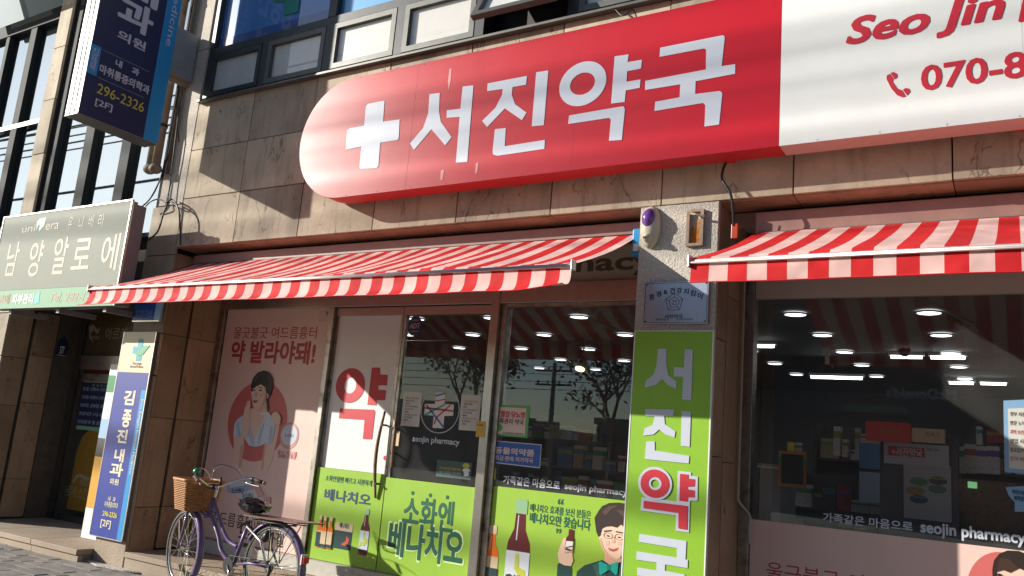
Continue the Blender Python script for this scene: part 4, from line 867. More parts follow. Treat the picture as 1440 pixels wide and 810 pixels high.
pp('bottle_print', WINE, [(402, 698), (408, 650), (418, 638), (420, 612), (438, 614), (436, 642), (440, 655), (434, 708)], 4); pp('label_print', WHITE, [(404, 690), (409, 662), (438, 665), (434, 700)], 5)

# ------------------------------------------------------------------ pink posters (left poster with the woman, right poster)
PKY = GY - .012
zpt = PX(400, 435, GY)[1]
pk = thing('poster', 'tall pink poster with a woman touching her cheek behind the purple bicycle', 'poster', (-6.3, PKY, .39))
box('sheet', PINK, pk, -7.05, xd0 - .075, PKY, PKY + .003, .39, zpt)
pkx1 = xd0 - .075
o13 = (300, 420); s13 = 4.5; o14 = (290, 570); s14 = 4.2625
def k13(p): return (o13[0] + p[0] / s13, o13[1] + p[1] / s13)
def k14(p): return (o14[0] + p[0] / s14, o14[1] + p[1] / s14)
def pk_p(nm, m_, pts, k, f=k13): poly(nm, m_, pk, [f(p) for p in pts], PKY - .002 * k, .0015)
tx('울긋불긋 여드름흉터', INKR, pk, k13((125, 252)), k13((660, 175)), PKY - .0005)
tx('약 발라야돼!', INKR, pk, k13((105, 402)), k13((652, 272)), PKY - .0005, bold=.028)
oval('circle_print', PINKD, pk, (361, 592), (41.5, 57), PKY - .002)
pk_p('ponytail_print', HAIR, [(330, 560), (372, 560), (370, 600), (352, 640), (356, 690), (348, 720), (338, 715), (330, 680)], 2)
pk_p('neck_print', SKINS, [(262, 690), (315, 660), (335, 640), (340, 700), (352, 745), (300, 780), (235, 760)], 3)
pk_p('chest_print', SKIN, [(240, 60), (262, 20), (350, 10), (372, 50), (330, 130), (285, 214), (255, 130)], 3.9, k14)
pk_p('face_print', SKIN, [(246, 560), (262, 530), (300, 530), (330, 560), (336, 600), (332, 640), (315, 668), (290, 696), (268, 702), (252, 680), (246, 640), (240, 600)], 5)
pk_p('hair_print', HAIR, [(240, 585), (238, 545), (252, 500), (280, 468), (318, 455), (352, 466), (374, 500), (378, 545), (368, 590), (352, 610), (338, 585), (328, 560), (300, 542), (272, 555), (250, 568), (246, 590)], 6)
pk_p('eye_print', HAIR, [(248, 578), (258, 574), (268, 580), (258, 584)], 6); pk_p('eye_print', HAIR, [(286, 580), (298, 575), (310, 582), (298, 587)], 6)
pk_p('brow_print', HAIR, [(246, 560), (264, 562), (264, 566), (246, 564)], 6); pk_p('brow_print', HAIR, [(286, 560), (312, 564), (312, 568), (286, 565)], 6)
pk_p('nose_print', SKINS, [(268, 590), (272, 590), (276, 616), (264, 622), (260, 618)], 6); pk_p('mouth_print', mat('lip_red', (.50, .04, .06), .45), [(248, 640), (262, 644), (282, 644), (272, 658), (258, 660)], 6)
FS = mat('printed_cheek', (.74, .42, .34), .45); HL = mat('printed_hair_shine', (.09, .055, .045), .45); SF = mat('printed_fold', (.44, .53, .66), .45)
pk_p('shade_print', SKINS, [(318, 560), (330, 565), (336, 605), (332, 640), (315, 668), (298, 688), (312, 655), (322, 620), (322, 585)], 5.6)
pk_p('shade_print', FS, [(252, 606), (262, 602), (266, 616), (256, 624), (249, 618)], 5.6); pk_p('shade_print', FS, [(290, 606), (308, 602), (312, 618), (296, 626)], 5.6)
pk_p('hair_shine_print', HL, [(268, 490), (300, 470), (330, 470), (300, 482), (276, 505), (262, 530), (256, 535)], 6.8); pk_p('hair_shine_print', HL, [(340, 480), (360, 500), (368, 540), (360, 560), (355, 520)], 6.8)
pk_p('neck_shade_print', FS, [(266, 700), (290, 694), (318, 668), (334, 650), (336, 670), (312, 705), (285, 716)], 4.4)
pk_p('fold_print', SF, [(262, 120), (285, 214), (290, 245), (275, 244), (252, 180)], 5.6, k14); pk_p('fold_print', SF, [(322, 140), (350, 95), (340, 150), (320, 225), (305, 240)], 5.6, k14); pk_p('fold_print', SF, [(385, 120), (400, 130), (388, 228), (372, 228)], 5.6, k14); pk_p('fold_print', SF, [(180, 110), (195, 95), (200, 150), (212, 188), (190, 188)], 5.6, k14)
pk_p('arm_shade_print', SKINS, [(205, 240), (228, 230), (224, 280), (205, 375), (192, 375)], 2.7, k14); pk_p('arm_shade_print', SKINS, [(348, 235), (360, 235), (345, 320), (338, 390), (328, 380)], 2.7, k14)
pk_p('ear_print', SKINS, [(338, 600), (350, 596), (352, 620), (340, 636)], 5.5)
pk_p('arm_print', SKIN, [(164, 180), (222, 180), (228, 250), (205, 380), (180, 372), (166, 300)], 2, k14)
pk_p('arm_print', SKIN, [(392, 225), (348, 225), (340, 300), (325, 385), (340, 405), (362, 400), (395, 330), (418, 230), (445, 90), (410, 90)], 2, k14)
pk_p('shirt_print', SHIRT, [(162, 188), (168, 115), (185, 85), (222, 60), (250, 50), (262, 110), (285, 214), (322, 130), (362, 42), (392, 62), (412, 95), (408, 160), (390, 234), (352, 226), (330, 240), (290, 250), (256, 240), (236, 208), (224, 190)], 4.8, k14)
pk_p('hand_print', SKIN, [(208, 190), (215, 110), (225, 50), (232, 10), (248, -25), (262, -30), (265, -5), (258, 60), (262, 110), (245, 200)], 7, k14)
pk_p('finger_print', SKINS, [(240, 0), (243, -24), (246, -24), (244, 2)], 8, k14)
pk_p('hand_print', SKIN, [(385, 75), (395, 50), (410, 38), (432, 45), (446, 70), (444, 105), (425, 120), (404, 112), (408, 88), (395, 92)], 7.9, k14)
pk_p('tube_print', WHITE, [(322, 45), (378, 42), (380, 54), (324, 58)], 8.8, k14)
oval('inset_print', mat('inset_rose', (.66, .30, .28), .45), pk, k14((498, 182)), (13, 19), PKY - .003); oval('inset_print', WHITEL, pk, k14((497, 178)), (11.5, 15), PKY - .005)
tx('노스카나', BLACKI, pk, k14((470, 190)), k14((525, 172)), PKY - .0052)
tx('흉터 치료제', INKR, pk, k14((425, 295)), k14((545, 280)), PKY - .0005); tx('동아제약 노스카나겔', INKR, pk, k14((430, 315)), k14((540, 303)), PKY - .0005)
BXB = mat('box_print_blue', (.36, .45, .62), .45); BXW = mat('box_print_white', (.62, .66, .74), .45); BXP = mat('box_print_pink', (.70, .36, .30), .45)
for pts, m_, k in (([(132, 460), (285, 445), (318, 450), (322, 492), (160, 530), (125, 520)], BXB, 1), ([(132, 462), (280, 446), (290, 470), (140, 495)], BXW, 2), ([(270, 465), (318, 452), (322, 492), (272, 503)], BXP, 2),
                  ([(175, 530), (325, 495), (345, 540), (205, 575)], BXW, 3), ([(290, 505), (325, 495), (345, 540), (310, 548)], BXP, 4), ([(240, 560), (380, 548), (384, 590), (300, 610)], BXW, 5), ([(345, 552), (382, 548), (384, 590), (350, 598)], BXP, 6)):
    pk_p('carton_print', m_, pts, k, k14)
tx('노스카나', NAVYI, pk, k14((150, 525)), k14((225, 500)), PKY - .0045, bold=.01); tx('노스카나', NAVYI, pk, k14((215, 552)), k14((285, 528)), PKY - .0065, bold=.01)
text('여드름흉터에는', BLACKI, pk, (PX(297, 728, PKY)[0], PKY - .0005, PX(330, 742, PKY)[1]), (1, 0, 0), PX(345, 735, PKY)[0] - PX(297, 728, PKY)[0] + .35, .13)
text('노스카나겔', BLACKI, pk, (PX(345, 760, PKY)[0] - .1, PKY - .0005, PX(345, 760, PKY)[1]), (1, 0, 0), .6, .12, bold=.02)
pk_p('curled_corner', mat('curl_pink', (.70, .52, .46), .5), [(662, 75), (728, 68), (712, 130), (690, 150), (668, 148)], 2); tx('dp', BLACKI, pk, k13((712, 105)), k13((728, 78)), PKY - .0045)

zr = PX(1053, 729.4, GY)[1]
RX0 = PX(1060, 500, GY)[0]
rs = thing('shop_window_front', 'right shop window front with white board above and pink poster below under the right awning', 'shop front', (0, GY, .3))
rzt = PX(1061, 422, GY)[1]
frame_piece('post', STEEL_D, rs, RX0 - .06, RX0 + .01, GY - .05, GY + .05, .26, 3.1)
box('window_pane', GLASS, rs, RX0 + .012, 2.6, GY - .005, GY + .005, .386, rzt)
box('upper_board', mat('upper_board2', (.58, .47, .42), .5, noise=.04), rs, RX0 + .012, 2.6, GY - .03, GY + .01, rzt + .002, rzt + .14)
box('upper_board', mat('upper_board', (0, 0, 0)), rs, RX0 + .012, 2.6, GY - .015, GY + .01, rzt + .142, 3.2)
frame_piece('threshold', mat('threshold_stone', (0, 0, 0)), rs, -1.62, 2.6, GY - .10, GY + .1, .22, .385)
box('wall_edge', STONE_P, rs, -1.665, RX0 - .062, GY - .18, GY + .2, .15, 3.16)
rp = thing('poster', 'pink poster below the right window with a woman at its right end', 'poster', (0, PKY, .39))
box('sheet', PINK, rp, RX0 + .013, 2.5, PKY, PKY + .003, .39, zr)
x0, z1 = PX(1078, 790, PKY); text('울긋불긋 여드름흉터', INKR, rp, (x0, PKY - .0005, z1 - .11), (1, 0, 0), 1.05, .115)
text('약 발라야돼!', INKR, rp, (x0, PKY - .0005, z1 - .38), (1, 0, 0), 1.05, .2, bold=.028)
o16 = (1240, 550); s16 = 3.115
oval('circle_print', PINKD, rp, (1410, 838), (52, 62), PKY - .002)
poly('face_print', SKIN, rp, [(505, 760), (540, 745), (600, 750), (640, 770), (650, 860), (600, 920), (540, 900), (505, 850)], PKY - .004, .0015, o16, s16)
poly('hair_print', HAIR, rp, [(484, 780), (492, 740), (515, 712), (550, 698), (600, 700), (650, 720), (690, 800), (690, 950), (660, 950), (650, 800), (600, 775), (560, 790), (530, 780), (505, 790), (500, 850), (486, 840)], PKY - .006, .0015, o16, s16)
poly('hair_print', mat('fringe_brown', (.06, .03, .02), .45), rp, [(505, 790), (515, 730), (560, 735), (600, 775), (560, 795), (530, 783)], PKY - .008, .0015, o16, s16)
poly('eye_print', BLACKI, rp, [(500, 806), (515, 798), (530, 806), (515, 812)], PKY - .008, .0015, o16, s16)
o17 = (1050, 540)
def S17(a_, b_): return (1050 + a_ / 3, 540 + b_ / 3)
q = tx('가족같은 마음으로', WHITEL, None, S17(322, 580), S17(700, 582), SY2, bold=.012, name='window_lettering'); tag(q, 'white Korean lettering at the bottom of the right window', 'lettering')
q = tx('seojin pharmacy', WHITEL, None, S17(735, 640), S17(1175, 625), SY2, bold=.025, name='window_lettering'); tag(q, 'white latin lettering above the right pink poster', 'lettering')
q = thing('notice_sheet', 'pale blue bordered notice stuck inside the right window near the frame edge', 'notice', (-.1, SY2, 1.6))
poly('border', mat('notice_blue', (.22, .40, .62), .5), q, [(1083, 70), (1260, 62), (1260, 392), (1088, 370)], SY2, .0012, o17, 3); poly('sheet', mat('notice_white', (.62, .62, .58), .5), q, [(1102, 104), (1240, 98), (1240, 368), (1108, 355)], SY2 - .002, .001, o17, 3)
for j, s_ in enumerate(('정부 지침에 따라', '방문 노약자 안내', '지역 보건소와 함께', '영업 시간 변경', '월요일부터 토요일', '문의 바랍니다')): tx(s_, INKR if j % 3 == 2 else BLACKI, q, S17(1112, 135 + j * 38), S17(1225, 122 + j * 38), SY2 - .0025, bold=.0)
q = thing('window_sticker', 'round pale blue cartoon mask sticker low at the right edge of the right window', 'sticker', (0, SY2, 1.3))
poly('sheet', mat('notice_blue', (0, 0, 0)), q, [(1092, 435), (1180, 430), (1200, 500), (1190, 540), (1130, 538), (1132, 500), (1105, 470)], SY2, .0012, o17, 3); tx('약만의', NAVYI, q, S17(1120, 465), S17(1168, 450), SY2 - .0005, bold=.02); tx('복약상담', NAVYI, q, S17(1128, 492), S17(1180, 475), SY2 - .0005, bold=.02)

# ------------------------------------------------------------------ things on the pier
PYF = 4.955
gs = thing('vertical_sign', 'tall lime green pharmacy sign with white and red Korean letters on the granite pier', 'sign', (-1.92, PYF, .3))
gx0 = PX(886, 610, PYF)[0]; gx1 = PX(997, 610, PYF)[0]; gzt = PX(948, 466, PYF)[1]
box('face', mat('sign_lime', (.25, .48, .03), .42, noise=.06), gs, gx0, gx1, PYF, PYF + .004, .30, gzt)
box('casing', ALU, gs, gx0 + .002, gx1 - .002, PYF + .005, WY - .006, .30, gzt)
f = MB(); f.box(gx1 + .0005, gx1 + .008, PYF - .002, PYF + .02, .3, gzt); f.box(gx0 - .008, gx0 - .0005, PYF - .002, PYF + .02, .3, gzt); f.box(gx0 - .008, gx1 + .008, PYF - .002, PYF + .02, gzt + .0005, gzt + .006); f.build('trim', WHITE, gs)
o18 = (880, 450); s18 = 2.25; GL = PYF - .004
SHD = mat('letter_edge_green', (.06, .16, .02), .5)
gl1 = [[(102, 91), (129, 91), (128, 140), (135, 175), (160, 195), (159, 218), (132, 205), (115, 185), (95, 205), (60, 214), (64, 192), (88, 172), (98, 140)],
       [(187, 92), (212, 93), (207, 254), (178, 251), (182, 180), (152, 178), (153, 148), (184, 151)],
       [(61, 282), (152, 283), (151, 303), (121, 304), (124, 330), (157, 352), (154, 372), (126, 362), (106, 346), (88, 362), (55, 366), (60, 343), (85, 332), (92, 305), (62, 303)],
       [(177, 288), (206, 290), (202, 401), (174, 398)], [(65, 384), (91, 384), (92, 413), (201, 430), (199, 454), (60, 440)]]
for p in gl1:
    cx_ = sum(a_ for a_, _ in p) / len(p); cy_ = sum(b_ for _, b_ in p) / len(p)
    poly('letter', WHITEL, gs, p, GL, .0025, o18, s18)
o19 = (880, 660); s19 = 5.4
poly('letter_outline', WHITEL, gs, [(395, 12), (495, 22), (495, 48), (547, 55), (545, 238), (487, 238), (480, 480), (378, 467), (382, 350), (112, 312), (120, 212), (386, 244)], GL, .0015, o19, s19)
oval('letter_outline', WHITEL, gs, (221, 108), (129, 128), GL - .002, .0015, o19, s19, hole=.24); oval('letter', REDL, gs, (220, 108), (110, 108), GL - .004, .0015, o19, s19, hole=.46)
poly('letter', REDL, gs, [(412, 33), (477, 40), (475, 70), (526, 76), (523, 130), (471, 132), (470, 152), (523, 160), (521, 213), (471, 212), (470, 246), (406, 238)], GL - .002, .0015, o19, s19)
poly('letter', REDL, gs, [(136, 238), (467, 278), (462, 457), (398, 447), (400, 330), (133, 293)], GL - .004, .0015, o19, s19)
poly('letter', WHITEL, gs, [(104, 490), (460, 545), (453, 685), (471, 688), (469, 750), (298, 722), (297, 770), (447, 800), (440, 960), (380, 950), (385, 860), (86, 805), (88, 745), (232, 768), (234, 708), (80, 685), (83, 622), (388, 670), (388, 598), (98, 550)], GL, .0025, o19, s19)

pq = thing('metal_plaque', 'brushed metal award plaque with an emblem above the green vertical sign', 'plaque', (-1.9, 4.98, 2.35))
o20 = (880, 280); s20 = 4.05; PQ = 4.972
px0, pz0 = PX(880 + 95 / s20, 280 + 712 / s20, PQ); px1, pz1 = PX(880 + 475 / s20, 280 + 462 / s20, PQ)
box('plate', mat('plaque_metal', (.42, .46, .54), .35, .55, noise=.05), pq, px0, px1, PQ, 4.99, pz0, pz1, bevel=.003)
f = MB(); e = .008
for a_ in ((px0 + e, px1 - e, pz0 + e, pz0 + e + .003), (px0 + e, px1 - e, pz1 - e - .003, pz1 - e), (px0 + e, px0 + e + .003, pz0 + e, pz1 - e), (px1 - e - .003, px1 - e, pz0 + e, pz1 - e)): f.box(a_[0], a_[1], PQ - .001, PQ - .0001, a_[2], a_[3])
f.build('border_line', GREYF, pq)
s_ = '환경&건강지킴이'; n_ = len(s_)
for k, ch in enumerate(s_):
    u = (k + .5) / n_ - .5; a_ = -u * .62; w_ = .034 if ch != '&' else .026
    cx_ = (px0 + px1) / 2 + u * .36; cz_ = pz1 - .062 - 1.0 * u * u * .20
    text(ch, NAVYI, pq, (cx_ - w_ / 2 * math.cos(a_), PQ - .0005, cz_ - w_ / 2 - w_ / 2 * math.sin(a_)), (math.cos(a_), 0, math.sin(a_)), w_, w_ * 1.1, V=(-math.sin(a_), 0, math.cos(a_)), bold=.015)
cx_, cz_ = PX(880 + 275 / s20, 280 + 588 / s20, PQ)
pg = [(cx_ + .062 * math.cos(math.radians(90 + 72 * i)), PQ - .0012, cz_ + .062 * math.sin(math.radians(90 + 72 * i))) for i in range(5)]
MB().tube(pg, .0022, 5, closed=True).build('emblem', GREYF, pq); ovalw('emblem', GREYF, pq, cx_, cz_, .034, .034, PQ - .002, .001, hole=.9)
for i in range(5): MB().tube([(cx_ + .034 * math.cos(math.radians(90 + 72 * i)), PQ - .0012, cz_ + .034 * math.sin(math.radians(90 + 72 * i))), pg[i]], .0016, 5).build('emblem', GREYF, pq)
text('건', GREYF, pq, (cx_ - .016, PQ - .0005, cz_ - .016), (1, 0, 0), .032, .034)
text('서진약국', NAVYI, pq, (cx_ - .058, PQ - .0005, cz_ - .105), (1, 0, 0), .12, .026, bold=.01)
text('환경자원과', GREYF, pq, (px0 + .09, PQ - .0005, pz0 + .022), (1, 0, 0), .09, .014); text('보건복지부장관', GREYF, pq, (cx_ + .02, PQ - .0005, pz0 + .022), (1, 0, 0), .11, .014)
for sx_ in (px0 + .018, px1 - .018):
    for sz_ in (pz0 + .018, pz1 - .018): MB().lathe((sx_, PQ, sz_), (0, -1, 0), [(0, .005), (.003, .004)], 10).build('screw', BLACKM, pq)
# alarm lamp
al = thing('alarm_light', 'cream alarm box with a purple dome lens high on the granite pier', 'alarm light', (-2.08, 4.95, 2.95))
ax, az = PX(880 + 125 / s20, 280 + 148 / s20, 4.93)
def egg(m_, nm, w_, h_, d_, zc_, y0_, par):
    vs = []; fs = []; n_ = 24; K = 7
    for i in range(K):
        t_ = i / (K - 1); r_ = math.cos(t_ * math.pi / 2 * .93); y_ = y0_ - d_ * math.sin(t_ * math.pi / 2)
        for j in range(n_): a_ = 2 * math.pi * j / n_; vs.append((ax + w_ * r_ * math.cos(a_), y_, zc_ + h_ * r_ * math.sin(a_)))
    for i in range(K - 1):
        for j in range(n_): fs.append((i * n_ + j, i * n_ + (j + 1) % n_, (i + 1) * n_ + (j + 1) % n_, (i + 1) * n_ + j))
    fs.append(tuple((K - 1) * n_ + j for j in range(n_))); fs.append(tuple(range(n_)))
    return MB().add(vs, fs).build(nm, m_, par, smooth=True)
egg(mat('lamp_cream', (.60, .54, .42), .35), 'housing', .073, .148, .075, az, 4.992, al)
egg(mat('lamp_purple', (.16, .06, .33), .12, coat=.6), 'lens', .056, .085, .088, az + .045, 4.985, al)
egg(mat('lamp_cream', (0, 0, 0)), 'keypad', .038, .035, .086, az - .085, 4.985, al)
box('key_slot', BLACKI, al, ax - .014, ax + .014, 4.893, 4.90, az - .10, az - .085)
tb = thing('blue_box', 'small blue plastic box fixed on the left flank of the granite pier', 'box', (-2.2, 5.05, 2.9)); box('case', SKYB, tb, -2.235, -2.172, 5.02, 5.12, 2.84, 3.03, bevel=.012); box('label', WHITE, tb, -2.22, -2.18, 5.014, 5.019, 2.87, 2.92)
# conduit beside the right window
wire('thin grey conduit running down between the pier and the right window', [(-1.615, 5.56, 2.8), (-1.615, 5.56, 2.0), (-1.615, 5.56, 1.36), (-1.612, 5.57, 1.28), (-1.55, 5.60, 1.2), (-1.545, 5.60, 1.15)], .009, mat('grey_pvc', (.42, .37, .35), .5), 'conduit', 'conduits')
tag(MB().tube([(-1.545, 5.6, 1.16), (-1.545, 5.6, 1.02)], .013, 10).build('conduit_sleeve', mat('grey_pvc', (0, 0, 0))), 'short grey plastic sleeve at the lower end of the thin conduit', 'sleeve')
ha = thing('hanging_lamp', 'small red plastic tag hanging on wires at the left corner of the right awning', 'tag', (-1.35, 5.05, 2.85)); box('body', mat('tag_red', (.48, .06, .02), .4), ha, *[PX(1028, 335, 5.03)[0], PX(1038, 335, 5.03)[0]], 5.02, 5.05, PX(1032, 336, 5.03)[1], PX(1032, 315, 5.03)[1], bevel=.006); MB().tube([w3(1032, 316, 5.035), w3(1031, 290, 5.02)], .004, 6).build('cord', BLACKM, ha)

# ================================================================== AWNINGS
def awning(label, x0, x1, yb, zb_, yf, zf, curl, period_off, drop=.125):
    t = thing('striped_awning', label, 'awning', (x0, yf, zf - drop), 'striped awnings over the shop windows')
    prof = []
    for i in range(9):
        k = i / 8; prof.append((yb + (yf + .07 - yb) * k, zb_ + (zf + .035 - zb_) * k - .018 * math.sin(math.pi * k)))
    prof += [(yf + .03, zf + .026), (yf + .008, zf + .012), (yf, zf)]
    n = int((x1 - x0) / .06)
    def sheet(pf, nm, wob=0, edge=False):
        vs = []; fs = []; K = len(pf)
        for i in range(n + 1):
            x = x0 + (x1 - x0) * i / n
            for j, (y, z) in enumerate(pf):
                k = j / (K - 1)
                dy = wob * k * (math.sin(x * 5.1) * .5 + math.sin(x * 11.7 + 1) * .3); dz = 0
                if edge: dz = k * .018 * max(0, (i / n - .93) / .07) ** 1.5 * 2; dy -= 0
                vs.append((x, y + dy, z + dz + (0 if edge else -math.sin(math.pi * k) * (.014 * math.sin(x * 2.3) + .006 * math.sin(x * 7.1 + k * 3) + .003 * math.sin(x * 17 + k * 5)))))
        for i in range(n):
            for j in range(K - 1): a = i * K + j; fs.append((a, a + 1, a + K + 1, a + K))
        o = MB().add(vs, fs).build(nm, STRIPE, t, smooth=True); return o
    top = sheet(prof, 'canopy')
    val = [(yf - .004, zf - .012)] + [(yf - .006 - curl * k ** 3.2, zf - .012 - (drop - .012) * math.sin(k * 1.35) / math.sin(1.35)) for k in (.15, .3, .45, .6, .72, .84, .93, 1)]
    v = sheet(val, 'valance', .012, True)
    hem = MB().tube([(x0 + (x1 - x0) * i / n, val[-1][0] + .012 * (math.sin((x0 + (x1 - x0) * i / n) * 5.1) * .5 + math.sin((x0 + (x1 - x0) * i / n) * 11.7 + 1) * .3), val[-1][1] + .018 * max(0, (i / n - .93) / .07) ** 1.5 * 2) for i in range(n + 1)], .0035, 5).build('hem', REDD, t)
    box('light_block', mat('light_block_pink', (.36, .20, .17), .5, noise=.15), t, x0, x1, yb + .01, yb + .13, zb_ - .05, 3.12)  # added box, keeps sun from leaking over the roller onto the transom
    b = MB(); b.tube([(x0 - .005, yf - .002, zf - .002), (x1 + .005, yf - .002, zf - .002)], .012, 10); b.tube([(x0 - .005, yf - .018, zf - .012), (x1 + .005, yf - .018, zf - .012)], .007, 8)
    b.build('front_bar', mat('awning_bar', (.55, .46, .44), .42, .7, noise=.15), t, smooth=True)
    for x in (x0 - .012, x1 + .004): MB().box(x, x + .012, yf - .028, yf + .022, zf - .035, zf + .03).build('end_cap', ALU, t, bevel=.004)
    for xa_ in (x0 + .6, x1 - .6):
        s_ = 1 if xa_ < (x0 + x1) / 2 else -1
        MB().tube([(xa_, yb - .03, zb_ - .10), (xa_ + s_ * .55, (yb + yf) / 2, (zb_ + zf) / 2 - .09), (xa_ + s_ * .1, yf + .02, zf - .02)], .016, 8).build('folding_arm', ALU, t, smooth=True)
    MB().tube([(x0 + .03, yb + .01, zb_ - .03), (x1 - .03, yb + .01, zb_ - .03)], .035, 12).build('roller', GREYF, t, smooth=True)
    return t
awning('long red and cream striped awning over the left shop front', -7.04, -2.225, 5.16, 3.03, 4.17, 2.575, .10, 0, .165)
awning('red and cream striped awning over the right shop window', -1.44, 2.4, 5.16, 2.985, 4.0, 2.52, .0, 0, .115)
# dark slot behind the rollers
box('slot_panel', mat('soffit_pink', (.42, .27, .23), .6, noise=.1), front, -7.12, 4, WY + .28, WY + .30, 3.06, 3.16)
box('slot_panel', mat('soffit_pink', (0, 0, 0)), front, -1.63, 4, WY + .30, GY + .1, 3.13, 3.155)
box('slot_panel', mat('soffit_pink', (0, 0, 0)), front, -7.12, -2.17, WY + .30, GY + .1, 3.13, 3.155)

# ================================================================== INSIDE THE SHOP
INW = mat('inside_wall', (.26, .26, .27), .8); INC = mat('inside_ceiling', (.15, .145, .14), .8); INF = mat('inside_floor', (.12, .115, .11), .5)
MB().box(-7.6, 5, 5.8, 14, .20, .26).build('shop_floor', INF, struct=True)
MB().box(-7.6, 5, 5.8, 14, 2.80, 2.84).build('shop_ceiling', INC, struct=True)
iw = MB(); iw.box(-7.6, 5, 14, 14.1, .2, 2.8); iw.box(-7.7, -7.6, 5.8, 14, .2, 2.8); iw.box(5, 5.1, 5.8, 14, .2, 2.8); iw.build('shop_wall', INW, struct=True)
EM = mat('lamp_disc', (1, 1, 1), .5, emit=(.88, .97, 1), estr=2.8); WARM = mat('warm_disc', (1, .8, .4), .5, emit=(1, .75, .3), estr=4)
me_d = me_r = None; k = 0
for x in (-6.6, -5.6, -4.62, -3.62, -2.6, -1.6, -.6, .4, 1.4):
    for y in (7.0, 8.1, 9.25, 10.35, 11.5):
        t = bpy.data.objects.new('ceiling_light', None); COL.objects.link(t); t.location = (x, y, 2.79); t['group'] = 'round ceiling lights in the shop'; t['category'] = 'ceiling light'
        t['label'] = 'round white ceiling light, %s column from the left wall, %s row behind the glass' % (('first', 'second', 'third', 'fourth', 'fifth', 'sixth', 'seventh', 'eighth', 'ninth')[int(round((x + 6.6)))], ('first', 'second', 'third', 'fourth', 'fifth')[(7.0, 8.1, 9.25, 10.35, 11.5).index(y)])
        if me_d is None:
            d = MB().lathe((x, y, 2.782), (0, 0, 1), [(0, .083), (.004, .083)], 20).build('disc', EM, t); me_d = d.data
            r_ = MB().lathe((x, y, 2.778), (0, 0, 1), [(0.012, .1), (.0, .088), (.012, .084)], 20, cap=False).build('ring', ALU, t); me_r = r_.data
        else:
            for nm, me in (('disc', me_d), ('ring', me_r)): d = bpy.data.objects.new(nm, me); COL.objects.link(d); d.parent = t
def tubelight(x0, x1, y, z, lab):
    t = thing('tube_light', lab, 'tube light', ((x0 + x1) / 2, y, z), 'tube lights in the shop')
    box('housing', WHITE, t, x0 - .02, x1 + .02, y - .04, y + .04, z + .02, z + .05); box('tube', mat('tube_glow', (1, 1, 1), .5, emit=(.9, .98, 1), estr=4), t, x0, x1, y - .035, y - .005, z - .01, z + .019)
for pa, pb, y, lab in (((1253, 489), (1297, 489), 9.3, 'left half of the broken bright tube row in the middle of the right window'), ((1309, 489), (1357, 489), 9.3, 'right half of the bright tube row in the middle of the right window'), ((1141, 531), (1213, 535), 9.8, 'long tube light low at the left of the right window'), ((1335, 539), (1369, 540), 11.5, 'small far tube light on the right, left one of two'), ((1379, 540), (1415, 541), 11.5, 'small far tube light on the right, right one of two'), ((1062, 486), (1089, 487), 8.6, 'short tube light at the very left edge of the right window')):
    a_ = PX(*pa, y); b_ = PX(*pb, y); tubelight(a_[0], b_[0], y, min(a_[1], 2.74), lab)
t = thing('spot_light', 'small warm spotlight glowing in the left dark window', 'spotlight', (PX(820, 507, 8)[0], 8, PX(820, 507, 8)[1]))
c_ = t.location; MB().lathe((c_.x, 8, c_.z), (0, -.4, -1), [(0, .05), (.06, .06), (.10, .045)], 14).build('body', BLACKM, t); MB().lathe((c_.x, 7.975, c_.z - .0), (0, -.4, -1), [(.1, .05), (.115, .05)], 14).build('disc', WARM, t); MB().tube([(c_.x, 8, c_.z), (c_.x, 8, 2.79)], .01, 6).build('stem', BLACKM, t)
for px_, py_, y_ in ((1272, 494, 8.9), (1163, 516, 9.0)):
    x_, z_ = PX(px_, py_, y_); t = thing('dome_camera', 'small black dome camera on the shop ceiling ' + ('under the bright tube row' if px_ > 1200 else 'left of centre in the right window'), 'camera', (x_, y_, z_))
    MB().lathe((x_, y_, z_), (0, 0, 1), [(-.05, .02), (-.035, .05), (0, .06), (.02, .06)], 16).build('dome', BLACKM, t, smooth=True)
    MB().tube([(x_, y_, z_), (x_, y_, 2.79)], .02, 8).build('stem', WHITE, t)
